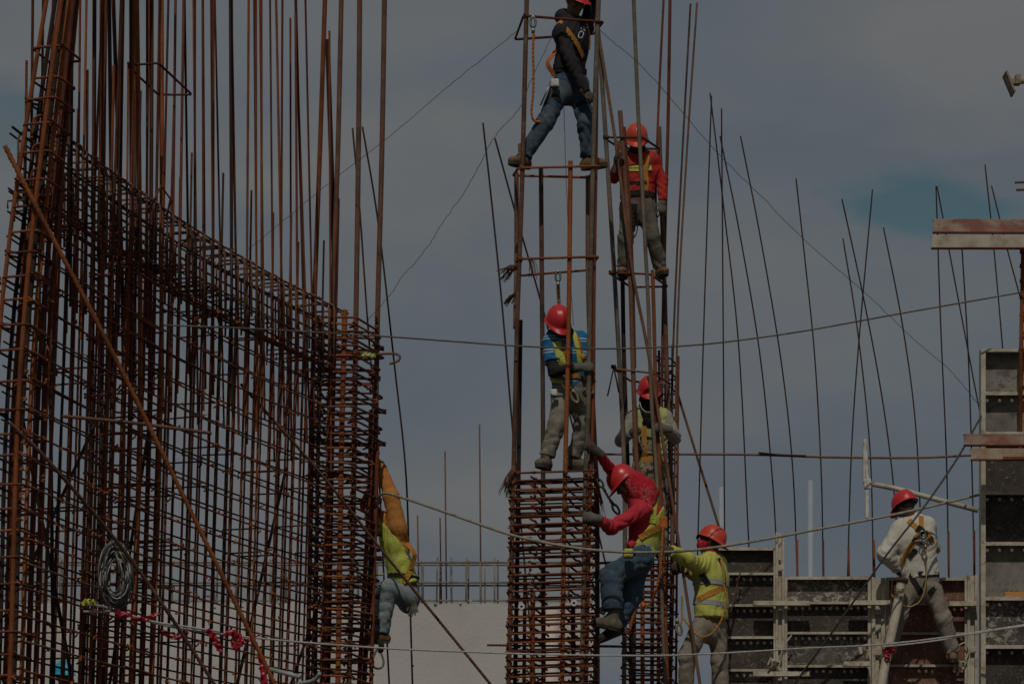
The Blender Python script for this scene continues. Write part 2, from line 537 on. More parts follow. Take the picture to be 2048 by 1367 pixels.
B_ = THK
near_col = wall_column('rusty rebar column cage leaning at the far left edge', -0.022, 0.030, 10.4, 8.42, 0.20,
    [(-0.02, 0.0, 0.125, (M_RUST2, 1.15)), (-0.02, 0.20, 0.155, (M_RUST2, 1.0)), (0.028, 0.0, 0.10, (M_RUST, 1.2)), (0.028, 0.20, 0.135, (M_RUST, 1.2)),
     (0.005, -0.01, 0.11, (M_RUST2, 1.1)), (0.01, 0.20, 0.14, (M_BLACKBAR, 1.0)), (0.02, 0.1, 0.12, (M_BLACKBAR, 1.2)), (0.040, -0.03, 0.085, (M_RUST, 1.3))],
    0.017, 0.0105, zbot=2.6, over=0.03, thk=0.20, curl=0.095)
mid_col = wall_column('rusty column of close ties halfway along the rebar wall mesh', 0.29, 0.385, 11.8, 7.55, 0.16,
    [(0.29, -0.02, 0.0, (M_RUST, 1.0)), (0.29, B_, 0.005, (M_RUST, 1.0)), (0.32, -0.02, -0.012, (M_RUST2, 1.2)), (0.32, B_, 0.0, (M_BLACKBAR, 1.0)),
     (0.35, -0.02, 0.004, (M_RUST, 1.0)), (0.35, B_, -0.01, (M_BLACKBAR, 1.0)), (0.385, -0.02, 0.0, (M_RUST2, 1.1)), (0.385, B_, -0.03, (M_RUST, 1.0))],
    0.018, 0.0095, zbot=2.6)
# the lone ring high on the middle column and the loose tie beside it
qr = [Vector(q) for q in ((0, 0, 0), (0.27, 0, 0.02), (0.47, 0.75, -0.02), (0.17, 0.75, -0.02))]
link('stirrup', mk('stirrup', *sweep(ring_path(qr, 0.03, 0.08, 0.02), 0.0105, 6), M_RUST, True), mid_col, Matrix.Translation(P(254, 131, -1.9)))
link('stirrup', mk('stirrup', *sweep(pxs([(296, 425, -1.7), (322, 371, -1.6), (341, 398, -1.5), (332, 440, -1.5)]), 0.0105, 6), M_RUST, True), mid_col)

# far column at the right end of the wall: dense ties, tall ribbed bars
TZ = 7.93
fc0, fc1 = 0.945, 1.035
c0 = wp(0.99, 0, THK / 2)
far_col = thing('rebar_column_cage', 'densely tied rusty rebar column cage ending the left wall mesh', 'rebar cage', (c0.x, c0.y, 0))
for plist, r_, mt in (
    ([(684, -60, 2.55), (676, 300, 2.55), (664, 640, 2.55), (655, 1000, 2.55), (645, 1367, 2.55)], 0.025, M_RUSTB),
    ([(652, -60, 2.5), (640, 300, 2.5), (628, 640, 2.5), (622, 1000, 2.5), (615, 1367, 2.5)], 0.024, M_RUST2),
    ([(720, -60, 3.0), (717, 300, 3.0), (712, 640, 3.0), (707, 1000, 3.0), (698, 1367, 3.0)], 0.027, M_RUSTB),
    ([(770, -60, 3.15), (764, 300, 3.15), (755, 640, 3.15), (748, 1000, 3.15), (728, 1367, 3.15)], 0.027, M_RUSTB),
    ([(655, 80, 3.2), (668, 500, 3.2), (667, 640, 3.2), (662, 1000, 3.2), (656, 1367, 3.2)], 0.026, M_BLACKBAR),
    ([(690, 620, 2.6), (683, 900, 2.6), (676, 1367, 2.6)], 0.028, M_RUST2),
    ([(742, 820, 3.0), (738, 1000, 3.0), (718, 1367, 3.0)], 0.024, M_RUST),
    ([(640, 640, 3.1), (636, 900, 3.1), (630, 1367, 3.1)], 0.022, M_BLACKBAR),
    ([(755, 880, 3.05), (752, 1000, 3.05), (742, 1367, 3.05)], 0.022, M_RUST)):
    vbar('vertical_bar', plist, r_, mt, far_col, 0.024)
fmesh = []
for s, oo in ((1.0, 0), (0.97, 1), (1.03, 2), (0.92, 3)):
    q = [Vector((0, 0, 0)), Vector((0.26, 0.0, 0)), Vector((0.50, 0.80, 0)), Vector((0.10, 0.80, 0))]
    q = [p * s for p in q]; q[0].x -= 0.18; q[3].x -= 0.20
    fmesh.append(ring_mesh(q[oo:] + q[:oo], 0.0125, (M_RUST, M_RUST2, M_RUST, M_RUSTB)[oo], 0.045, 0.15))
py = 634.0; k = 0
while py < 1500:
    x_ = 662 - (py - 634) * 0.022
    link('stirrup', fmesh[k % 4], far_col, Matrix.Translation(P(x_, py, 2.45)) @ Matrix.Rotation(jit(0.06), 4, 'X') @ Matrix.Rotation(jit(0.05), 4, 'Y') @ Matrix.Rotation(jit(0.05), 4, 'Z'))
    py += rng.uniform(12, 20); k += 1
# inner cross ties
itie = mk('tie_bar', *sweep([(0.0, 0.0, -0.05), (0, 0, 0), (0.5, 0.02, 0), (0.53, 0.0, -0.03), (0.48, -0.03, -0.05)], 0.010, 6), M_RUST, True)
for k in range(44):
    link('tie_bar', itie, far_col, Matrix.Translation(P(642 + jit(12), 650 + k * 17 + jit(5), 2.6 + rng.random() * 0.5)) @ Matrix.Rotation(jit(0.15) + rng.choice((0, 0.9)), 4, 'Z'))

# ------------------------------------------------------------------ central columns
def dense_rings(col, spec, py0, py1, step, x0, wpx, y0, dpt, skew, slope, mats, r_, tilt=0.0, hook=0.1):
    meshes = []
    d = D0 + y0
    wd = wpx * d / F
    for oo in range(3):
        q = [Vector((0, 0, 0)), Vector((wd, 0, tilt)), Vector((wd + skew, dpt, tilt)), Vector((skew * 0.8, dpt, 0))]
        g = [p * (1.0, 0.985, 1.015)[oo] for p in q]
        s = (0, 1, 3)[oo]
        meshes.append(ring_mesh(g[s:] + g[:s], r_, mats[oo % len(mats)], 0.03, hook))
    py = py0; k = 0
    while py < py1:
        x_ = x0 + (py0 - py) * slope + jit(2.0)
        link('stirrup', meshes[k % 3], col, Matrix.Translation(P(x_, py, y0)) @ Matrix.Rotation(jit(0.014), 4, 'X') @ Matrix.Rotation(jit(0.008), 4, 'Y') @ Matrix.Rotation(jit(0.015), 4, 'Z'))
        py += step * rng.uniform(0.94, 1.06); k += 1

c1 = thing('rebar_column_cage', 'tall central rebar column cage carrying the two men in blue', 'rebar cage', P(1108, 1850 + 1.6 * F / 25, 0))
YF, YR = -0.30, 0.27
for plist, r_, mt in (
    ([(1055, -60, YF), (1045, 335, YF), (1039, 515, YF), (1034, 660, YF), (1027, 950, YF), (1017, 1367, YF)], 0.0215, M_RUSTB),
    ([(1033, 345, YR), (1033, 500, YR), (1031, 655, YF + .05)], 0.0215, M_RUSTB),
    ([(1041, 640, YR), (1037, 950, YR), (1034, 1150, YR), (1030, 1367, YR)], 0.021, M_BLACKBAR),
    ([(1199, -60, YF), (1187, 300, YF), (1180, 600, YF), (1177, 800, YF), (1171, 960, YF), (1168, 1150, YF), (1163, 1367, YF)], 0.0225, M_RUSTG),
    ([(1194, 40, YF + .06), (1191, 330, YF + .06), (1187, 600, YF + .06), (1186, 800, YF + .06), (1181, 960, YF + .06), (1176, 1150, YF + .06), (1172, 1367, YF + .06)], 0.020, M_RUST),
    ([(1141, 322, YF), (1138, 600, YF), (1134, 800, YF), (1130, 960, YF), (1124, 1367, YF)], 0.021, M_RUST2),
    ([(1082, 338, YR), (1084, 600, YR), (1086, 850, YR), (1087, 1367, YR)], 0.0215, M_RUSTB),
    ([(1176, 352, YR), (1177, 600, YR), (1190, 900, YR), (1194, 1000, YR), (1195, 1367, YR)], 0.0225, M_RUSTB),
    ([(1066, 1182, YF), (1064, 1367, YF)], 0.0225, M_RUST2),
    ([(1146, 1205, YR), (1147, 1367, YR)], 0.022, M_BLACKBAR),
    ([(1050, 1150, YR), (1048, 1367, YR)], 0.018, M_RUST)):
    if plist[-1][1] < 1300: pxbar('vertical_bar', plist, r_, mt, c1, 0.019)
    else: vbar('vertical_bar', plist, r_, mt, c1, 0.019)
# dense ties
dense_rings(c1, None, 946, 1475, 17.0, 1020, 170, YF - 0.02, 0.60, 0.06, 0.022, (M_RUST, M_RUST, M_RUST2), 0.0098, 0.03)
itie1 = mk('tie_bar', *sweep([(-0.03, -0.02, 0.02), (0, -0.03, 0), (0.02, 0.0, 0), (0.11, 0.58, 0.0), (0.14, 0.60, 0.0), (0.15, 0.54, -0.02)], 0.0105, 6), M_RUST, True)
itie2 = mk('tie_bar', *sweep([(0.0, -0.03, 0.03), (0, 0, 0), (0.72, 0.01, 0.02), (0.75, 0.02, 0.03), (0.74, 0.05, 0.0)], 0.0085, 6), M_RUST, True)
for k in range(23):
    y_ = 955 + k * 21.5
    link('tie_bar', itie1, c1, Matrix.Translation(P(1068 - k * .5, y_ + jit(3), YF)) @ Matrix.Rotation(jit(0.05), 4, 'Z'))
    link('tie_bar', itie1, c1, Matrix.Translation(P(1133 - k * .5, y_ + jit(3), YF)) @ Matrix.Rotation(jit(0.05), 4, 'Z'))
    link('tie_bar', itie2, c1, Matrix.Translation(P(1032 - k * .5, y_ + 8 + jit(3), YR - 0.05)))
    if k % 2: link('tie_bar', itie2, c1, Matrix.Translation(P(1036, y_ + 3 + jit(3), 0.02)))
# open rings high on the column
def ringpx(parent, fl, fr, br, bl, r_, mat, yf, yr, hook=0.07):
    q = [P(*fl, yf), P(*fr, yf), P(*br, yr), P(*bl, yr)]
    return link('stirrup', mk('stirrup', *sweep(ring_path(q, 0.03, hook, 0.015), r_, 6), mat, True), parent)
ringpx(c1, (1047, 32), (1206, 44), (1188, 68), (1030, 79), 0.012, M_RUST, YF - .03, YR + .35)
ringpx(c1, (1037, 336), (1200, 332), (1176, 355), (1026, 351), 0.012, M_RUST2, YF - .03, YR + .04)
ringpx(c1, (1033, 518), (1197, 513), (1176, 540), (1040, 551), 0.012, M_RUST2, YF - .03, YR + .04)

c2 = thing('rebar_column_cage', 'second rebar column cage behind with leaning bars and three red helmets', 'rebar cage', P(1290, 1850 + 1.6 * F / 26.8, 1.8))
Y2, Y2R = 1.52, 2.05
for plist, r_, mt in (
    ([(1186, -60, Y2), (1203, 150, Y2), (1215, 330, Y2), (1230, 570, Y2), (1240, 750, Y2), (1248, 920, Y2), (1250, 1100, Y2), (1248, 1367, Y2)], 0.022, M_RUSTG),
    ([(1180, -60, 1.42), (1196, 60, 1.42), (1232, 290, 1.42), (1263, 530, 1.42), (1290, 670, 1.42), (1311, 790, 1.40), (1338, 960, 1.36), (1358, 1090, 1.36), (1400, 1367, 1.36)], 0.0155, M_RUSTB),
    ([(1240, 222, Y2), (1250, 350, Y2), (1259, 500, Y2), (1265, 700, Y2), (1272, 900, Y2), (1278, 950, Y2)], 0.0235, M_RUSTB),
    ([(1247, 255, Y2 + .05), (1257, 400, Y2 + .05), (1264, 560, Y2 + .05), (1268, 735, Y2 + .05)], 0.023, M_RUST2),
    ([(1265, -60, Y2 - .1), (1276, 220, Y2 - .1), (1283, 350, Y2 - .1), (1291, 500, Y2 - .1), (1297, 620, Y2 - .1), (1303, 800, Y2 - .1), (1316, 1000, Y2 - .1), (1330, 1367, Y2 - .1)], 0.019, M_RUSTG),
    ([(1305, 540, Y2), (1308, 640, Y2), (1312, 800, Y2), (1322, 1000, Y2), (1335, 1367, Y2)], 0.019, M_RUST2),
    ([(1318, 254, Y2R), (1324, 430, Y2R), (1329, 570, Y2R), (1333, 720, Y2R), (1340, 900, Y2R), (1345, 1100, Y2R), (1340, 1367, Y2R)], 0.0225, M_RUSTB),
    ([(1245, 552, Y2R), (1248, 720, Y2R), (1255, 920, Y2R), (1262, 1100, Y2R), (1262, 1367, Y2R)], 0.022, M_BLACKBAR),
    ([(1330, -60, Y2R), (1316, 240, Y2R), (1312, 420, Y2R), (1326, 560, Y2R)], 0.012, M_RUST),
    ([(1341, -60, Y2R + .1), (1336, 250, Y2R + .1), (1330, 460, Y2R + .1), (1325, 700, Y2R + .1), (1320, 1000, Y2R + .1), (1316, 1367, Y2R + .1)], 0.0165, M_RUST),
    ([(1285, 1090, Y2), (1285, 1367, Y2)], 0.021, M_RUST2),
    ([(1268, 1100, Y2 + .3), (1268, 1367, Y2 + .3)], 0.020, M_BLACKBAR),
    ([(1305, 1100, Y2R), (1304, 1367, Y2R)], 0.020, M_BLACKBAR)):
    if plist[-1][1] < 1300: pxbar('vertical_bar', plist, r_, mt, c2, 0.019)
    else: vbar('vertical_bar', plist, r_, mt, c2, 0.019)
for plist in ([(1381, 8, 2.6), (1365, 300, 2.6), (1350, 600, 2.6), (1340, 900, 2.6), (1330, 1367, 2.6)], [(1394, 6, 2.6), (1374, 300, 2.6), (1357, 600, 2.6), (1350, 900, 2.6), (1342, 1367, 2.6)]):
    vbar('thin_bar', plist, 0.0105, M_RUSTB, c2, 0.02)
ringpx(c2, (1206, 275), (1285, 275), (1320, 298), (1240, 296), 0.0115, M_BLACKBAR, Y2 - .03, Y2R)
ringpx(c2, (1217, 545), (1300, 548), (1336, 573), (1262, 574), 0.0115, M_RUST, Y2 - .03, Y2R)
ringpx(c2, (1227, 737), (1308, 746), (1342, 768), (1262, 762), 0.0115, M_RUSTB, Y2 - .03, Y2R)
dense_rings(c2, None, 1118, 1475, 21, 1243, 84, Y2 - .03, 0.55, 0.13, 0.004, (M_RUST, M_RUST, M_RUST2), 0.0098)
itie3 = mk('tie_bar', *sweep([(0.0, -0.03, 0.02), (0, 0, 0), (0.42, 0.02, 0.0), (0.45, 0.04, 0), (0.43, 0.08, -0.02)], 0.009, 6), M_RUST, True)
for k in range(30):
    link('tie_bar', itie3, c2, Matrix.Translation(P(1252 + jit(8), 1125 + k * 11 + jit(3), Y2 + 0.1 + rng.random() * 0.5)) @ Matrix.Rotation(rng.choice((0.0, 0.5)) + jit(0.1), 4, 'Z'))
# slender rear cage
c3 = thing('rebar_column_cage', 'slender dark rebar cage standing close behind the second column', 'rebar cage', P(1335, 1850 + 1.6 * F / 27.5, 2.6))
for x0_, x1_, yy, py0_ in ((1357, 1352, 2.65, 712), (1345, 1341, 2.5, 690), (1318, 1318, 2.45, 700), (1331, 1329, 2.8, 700)):
    vbar('vertical_bar', [(x0_, py0_, yy), ((x0_ + x1_) / 2, 1000, yy), (x1_, 1367, yy)], 0.0125, M_BLACKBAR if yy < 2.6 else M_RUST, c3, 0.02)
dense_rings(c3, None, 716, 1420, 28, 1312, 30, 2.42, 0.40, 0.09, 0.0, (M_BLACKBAR, M_RUST, M_RUST), 0.0095, 0.0, 0.06)

# ------------------------------------------------------------------ loose rods
def rod(label, plist, r_, mat, ribs=True, pitch=0.03, amp=0.13):
    pts = catmull(pxs(plist), 8) if len(plist) > 2 else pxs(plist)
    me = ribbed_mesh('rebar_rod', pts, r_, mat, pitch, 7, amp) if ribs else mk('rebar_rod', *sweep(pts, r_, 7), mat, True)
    o = link('rebar_rod', me)
    return tag(o, label, 'steel rod')
rod('thick bright orange ribbed rod slanting across the left mesh from its top corner', [(10, 292, -4.25), (76, 420, -4.2), (200, 655, -3.9), (300, 855, -3.6), (420, 1100, -3.3), (552, 1372, -3.0), (640, 1560, -2.8)], 0.0185, M_RUSTD, True, 0.042, 0.24)
rod('thinner brown rod slanting down from the left edge beside the wire coil', [(20, 845, -4.2), (100, 925, -4.0), (240, 1090, -3.4), (330, 1215, -3.1), (432, 1372, -2.8), (500, 1480, -2.6)], 0.0155, M_RUSTB, True, 0.04)
rod('pale brown rod slanting down right past the orange sleeve to the concrete wall', [(482, 768, 1.0), (640, 945, 1.6), (780, 1120, 2.1), (985, 1372, 2.6), (1060, 1470, 2.8)], 0.0145, M_RUSTB, True, 0.04)
rod('short nearly level brown rod tied across the left mesh', [(125, 832, -3.75), (270, 846, -3.3), (422, 866, -2.9)], 0.014, M_RUSTB)
rod('long level rod running behind the masked man to the red planks', [(1188, 908, 2.75), (1350, 908, 2.75), (1510, 909, 2.75), (1660, 914, 2.7), (1830, 915, 2.6), (1945, 910, 2.4)], 0.0115, M_RUSTB)
rod('second short level rod overlapping the long one left of the white prop', [(1517, 905, 2.72), (1560, 909, 2.72), (1612, 911, 2.7)], 0.010, M_RUST)
rod('black level rod between the two lower columns near the boots', [(1185, 1291, 0.8), (1260, 1292, 1.3), (1350, 1293, 1.9)], 0.0125, M_BLACKBAR)
rod('level rod poking out left of the central column near the bottom', [(974, 1289, 0.35), (1040, 1290, 0.35), (1160, 1291, 0.4)], 0.0105, M_RUST)
rod('black level rod end between the columns beside the blue jeans', [(1190, 1126, 0.9), (1222, 1124, 1.1), (1290, 1120, 1.5)], 0.013, M_BLACKBAR)
rod('rust brown rod leaning behind the formwork right of the second column', [(1350, 770, 3.0), (1390, 900, 3.0), (1440, 1060, 3.0), (1500, 1260, 3.0)], 0.0135, M_RUSTB)
hook = rod('hooked rod end sticking out right of the left wall column', [(735, 712, 3.0), (760, 708, 3.0), (786, 707, 3.0), (796, 709, 3.0), (800, 714, 3.0), (797, 721, 3.0), (790, 724, 3.0), (779, 728, 3.0)], 0.0125, M_RUSTB)

# ------------------------------------------------------------------ twisted tie-wire knots where bars cross
def knots(parent, pts, size=0.022, seed=1):
    rr = random.Random(seed)
    V = []; Fc = []
    for p in pts:
        for k in range(2):
            u = Vector((rr.uniform(-1, 1), rr.uniform(-1, 0.2), rr.uniform(-0.7, 0.7))).normalized()
            q = p + Vector((rr.uniform(-.3, .3), rr.uniform(-.5, 0), rr.uniform(-.4, .4))) * size
            e = q + u * size * rr.uniform(1.2, 2.4)
            v, f_ = sweep([q - u * size * 0.8, q + Vector((0, 0, size * 0.3)), e], [size * 0.5, size * 0.42, size * 0.14], 5)
            b0 = len(V); V += v; Fc += [tuple(b0 + i for i in g_) for g_ in f_]
    o = link('tie_knots', mk('tie_knots', V, Fc, M_RUST2, False), parent)
    o['kind'] = 'stuff'
    return o
kp = []
for k in range(20):
    y_ = 946 + k * 21.5
    for xx in (1025, 1068, 1131, 1172, 1181):
        kp.append(P(xx - (y_ - 946) * 0.022 + jit(3), y_ + jit(5), YF - 0.03))
        if k % 2: kp.append(P(xx + 8 + jit(4), y_ + 8, YR + 0.02))
knots(c1, kp, 0.021, 3)
knots(c2, [P(xx + jit(3), 1118 + k * 24 + jit(5), Y2 - 0.05) for k in range(11) for xx in (1246, 1285, 1327)], 0.020, 4)
knots(far_col, [P(xx - (yy - 640) * 0.03 + jit(4), yy, yd) for yy in range(640, 1370, 16) for xx, yd in ((668, 2.5), (712, 2.95), (752, 3.1))], 0.024, 5)
knots(wall, [wp(rng.random() * 0.92 + 0.04, ZTOP - 0.03 - 0.205 * rng.randrange(0, 23) + jit(0.02), -0.045) for k in range(420)], 0.018, 6)
knots(near_col, [wp(rng.choice((-0.022, 0.030)), rng.uniform(3.2, 6.8), rng.choice((-0.04, 0.22))) for k in range(70)], 0.02, 7)
# ------------------------------------------------------------------ background concrete wall
m, t, b = newmat('white_concrete')
co = t.n('ShaderNodeTexCoord').outputs['Object']
base = t.ramp(t.noise(co, 0.7, 8, 0.6, 0.3), [(0.3, (0.50, 0.475, 0.43)), (0.6, (0.56, 0.535, 0.495)), (0.8, (0.60, 0.58, 0.545))])
stain = t.ramp(t.noise(t.map(co, (3.0, 1, 0.35)), 1.6, 6, 0.65), [(0.55, 0.0), (0.8, 0.16)])
col = t.mix(stain, base, (0.33, 0.28, 0.22))
lk(t, col, b.inputs['Base Color']); b.inputs['Roughness'].default_value = 0.9
bump(t, b, t.noise(co, 14, 8, 0.65), 0.35, 0.02)
M_CONC = m
M_CONCD = simple('rough_concrete', (0.30, 0.26, 0.21), (0.52, 0.48, 0.42), 0.95, 4, 0.35, 0.6, 0.8, 18, bdist=0.03)

YW = 16.0
def zpx(py, y): return P(0, py, y).z
zt = zpx(1206, YW)
xl, xr = P(-400, 0, YW).x, P(1188, 0, YW).x
cw = thing('concrete_wall', 'pale concrete wall in the background behind the left cages', 'wall', ((xl + xr) / 2, YW, 0))
nx = 60
vv = []; ff = []
top_r = random.Random(5)
for i in range(nx + 1):
    x = xl + (xr - xl) * i / nx
    dz = top_r.uniform(-0.012, 0.012)
    vv += [(x, YW, 0), (x, YW, zt + dz), (x, YW + 0.5, zt + dz + 0.02), (x, YW + 0.5, 0)]
for i in range(nx):
    a = i * 4; c = a + 4
    ff += [(a, c, c + 1, a + 1), (a + 1, c + 1, c + 2, a + 2), (a + 2, c + 2, c + 3, a + 3)]
ff += [(0, 1, 2, 3), (nx * 4 + 3, nx * 4 + 2, nx * 4 + 1, nx * 4)]
link('wall_face', mk('wall_face', vv, ff, M_CONC), cw)
mb = MB()
for i in range(110):          # broken lumps of concrete along the top edge
    x = top_r.uniform(xl, xr)
    s = top_r.uniform(0.02, 0.055)
    mb.box((x, YW + top_r.uniform(-0.012, 0.2), zt + top_r.uniform(-0.06, 0.05)), (s * 1.6, s, s * 0.7), Matrix.Rotation(top_r.uniform(-.5, .5), 3, 'Y') @ Matrix.Rotation(top_r.uniform(0, 3), 3, 'Z'), 0.3)
tag(mb.build('broken_edge', M_CONCD, cw), None, None, None, 'stuff')
for (px, py) in ((826, 1330), (1011, 1331), (430, 1310)):
    pt = P(px, py, YW - 0.004)
    v_, f_ = sweep([pt + Vector((0, -0.002, 0)), pt + Vector((0, 0.02, 0))], 0.013, 10)
    link('tie_hole', mk('tie_hole', v_, f_, simple('hole_black', (0.01, 0.01, 0.01)) if 'hole_black' not in MATS else MATS['hole_black']), cw)
# light starter mesh above that wall
sm = thing('starter_mesh', 'thin pale starter bar grid rising from the background concrete wall', 'rebar mesh', ((xl + xr) / 2, YW + 0.25, zt))
M_STARTER = rust('starter_steel', (0.10, 0.075, 0.06), (0.24, 0.20, 0.16), (0.36, 0.31, 0.25), grey=(0.40, 0.37, 0.33))
for py, yy in ((1124, 0.12), (1129, 0.38), (1164, 0.12), (1170, 0.38), (1200, 0.2)):
    a = P(-300, py, YW + yy); c = P(1186, py, YW + yy)
    link('level_bar', mk('level_bar', *sweep([a, c], 0.015, 6), M_STARTER, True), sm)
smesh = [mk('upright_bar', *sweep([(0, 0, -0.15), (0, 0, 0.72)], 0.0135, 6), M_STARTER, True), mk('upright_bar', *sweep([(0, 0, -0.15), (0, 0, 0.64)], 0.0145, 6), M_STARTER, True)]
px = -290
while px < 1180:
    for yy in (0.12, 0.38):
        q = P(px + jit(4) + (4 if yy > .2 else 0), 1206, YW + yy); q.z = zt
        link('upright_bar', smesh[rng.randrange(2)], sm, Matrix.Translation(q) @ Matrix.Rotation(jit(0.02), 4, 'Y'))
    px += rng.choice((30, 36, 40, 52))
for px, py in ((890, 902), (959, 848), (835, 1030), (880, 1035)):
    bar_between('tall_bar', P(px, py, YW + .25), P(px + 3, 1210, YW + .25), 0.012, M_RUSTB, sm, ribs=False)

# ------------------------------------------------------------------ background thin rods
br = thing('starter_bar_row', 'row of thin dark upright rods fanning out above the right formwork', 'steel rods', P(1650, 1160, 2.9))
THIN = [
 [(1420, 186), (1448, 420), (1478, 700), (1498, 1095)], [(1423, 192), (1408, 640), (1398, 1000), (1394, 1150)], [(1443, 217), (1446, 600), (1448, 900), (1450, 1150)],
 [(1440, 272), (1480, 470), (1520, 710), (1545, 960), (1556, 1160)], [(1481, 272), (1520, 470), (1562, 720), (1585, 930), (1595, 1160)],
 [(1592, 357), (1610, 520), (1630, 720), (1643, 960), (1646, 1160)], [(1684, 398), (1730, 610), (1765, 800), (1787, 970), (1800, 1160)],
 [(1745, 379), (1718, 680), (1703, 900), (1695, 1160)], [(1686, 477), (1715, 660), (1740, 900), (1747, 1160)], [(1767, 455), (1805, 650), (1832, 860), (1846, 1160)],
 [(1872, 372), (1881, 640), (1893, 920), (1897, 1160)], [(1874, 372), (1915, 590), (1958, 815), (1975, 900)], [(1923, 480), (1937, 720), (1945, 980), (1948, 1160)],
 [(1970, 329), (1988, 500), (2006, 706), (2012, 800)], [(1983, 371), (2015, 500), (2044, 610), (2060, 690)]]
for q in THIN:
    pts = catmull([P(a, c, 2.95) for a, c in q], 8)
    link('thin_bar', mk('thin_bar', *sweep(pts, 0.0075, 6), M_BLACKBAR, True), br)
for a in ((1594, 1078), (1646, 1078), (1697, 1092), (1748, 1080), (1897, 1062), (1948, 1060)):
    bar_between('dowel', P(a[0], a[1], 2.9), P(a[0] + 1, 1175, 2.9), 0.012, M_RUST, br, ribs=False)
for lab, q in (('thin rod leaning left of the central column top to bottom', [(966, 246), (985, 420), (1005, 620), (1027, 880), (1060, 1250)]),
               ('thin rod crossing behind the central column bars at a slant', [(990, 277), (1035, 440), (1085, 615), (1140, 830), (1200, 1080)]),
               ('thin grey rod behind the tall ribbed bars left of the open sky', [(705, 256), (718, 400), (735, 640), (755, 900), (770, 1200)]),
               ('long thin grey rod slanting right of the tall ribbed bars', [(725, 254), (757, 450), (790, 740), (812, 950), (820, 1200)])):
    pts = catmull([P(a, c, 5.0) for a, c in q], 8)
    e = pts[-1] + (pts[-1] - pts[-2]).normalized() * (pts[-1].z / 0.97)
    tag(link('rebar_rod', mk('rebar_rod', *sweep(pts + [Vector((e.x, e.y, 0.0))], 0.0105, 6), M_BLACKBAR, True)), lab, 'steel rod')

# far white masts
M_MAST = simple('white_paint_mast', (0.34, 0.37, 0.40), (0.31, 0.33, 0.36), 0.5, 3)
for lab, px, py0, wd in (('thin white mast far behind the formwork top', 1621, 962, 0.075), ('pale mast far behind the orange helmet', 1443, 975, 0.075)):
    a = P(px, py0, 14.0); bq = Vector((a.x, a.y, 0))
    mb = MB(); mb.tube([bq, a], [wd * 0.72, wd * 0.6], 14)
    mb.tube([a + Vector((0, 0, -0.02)), a + Vector((0, 0, 0.012))], wd * 0.5, 14)
    tag(mb.build('mast', M_MAST, None, True), lab, 'mast')

# ------------------------------------------------------------------ formwork
def ply(name, c1, c2, c3, sp=(0.55, 0.66), dens=22.0):
    m, t, b = newmat(name)
    co = t.n('ShaderNodeTexCoord').outputs['Object']
    a = t.noise(co, 2.2, 7, 0.62, 0.4)
    col = t.ramp(a, [(0.35, c1), (0.65, c2)])
    patch = t.noise(co, 1.7, 3, 0.5)
    fl = t.math('MULTIPLY', t.ramp(t.noise(t.map(co, (1, 1, 1.3)), dens, 6, 0.72, 0.8), [(sp[0], 0.0), (sp[1], 1.0)]), t.ramp(patch, [(0.3, 0.15), (0.62, 1.0)]))
    col = t.mix(fl, col, c3)
    fl2 = t.ramp(t.noise(co, dens * 3.2, 3, 0.6), [(0.62, 0.0), (0.70, 0.45)])
    col = t.mix(fl2, col, c3)
    lk(t, col, b.inputs['Base Color']); b.inputs['Roughness'].default_value = 0.75
    bump(t, b, fl, 0.5, 0.004)
    return m
M_PLYD = ply('phenolic_ply', (0.022, 0.017, 0.012), (0.075, 0.056, 0.040), (0.42, 0.36, 0.28), (0.56, 0.70))
M_PLYR = ply('red_ply', (0.12, 0.048, 0.032), (0.23, 0.095, 0.065), (0.55, 0.44, 0.35), (0.55, 0.66))
M_PLYP = ply('cement_ply', (0.12, 0.105, 0.082), (0.255, 0.235, 0.195), (0.04, 0.033, 0.026), (0.52, 0.60), 9.0)
M_PLYM = ply('mixed_ply', (0.035, 0.03, 0.023), (0.13, 0.11, 0.085), (0.52, 0.46, 0.37), (0.50, 0.60), 14.0)
m, t, b = newmat('cream_frame')
co = t.n('ShaderNodeTexCoord').outputs['Object']
a = t.noise(co, 5.0, 8, 0.65, 0.4)
col = t.ramp(a, [(0.30, (0.27, 0.22, 0.15)), (0.48, (0.46, 0.41, 0.31)), (0.68, (0.60, 0.55, 0.44))])
rs_ = t.ramp(t.noise(co, 13.0, 6, 0.7), [(0.55, 0.0), (0.66, 0.75)])
col = t.mix(rs_, col, (0.20, 0.11, 0.06))
lk(t, col, b.inputs['Base Color']); b.inputs['Roughness'].default_value = 0.6
bump(t, b, a, 0.25, 0.004)
M_FRAME = m
M_HOLE = MATS['hole_black']
M_BOLT = simple('dull_steel', (0.32, 0.28, 0.22), (0.14, 0.08, 0.05), 0.5, 20, metal=0.3)

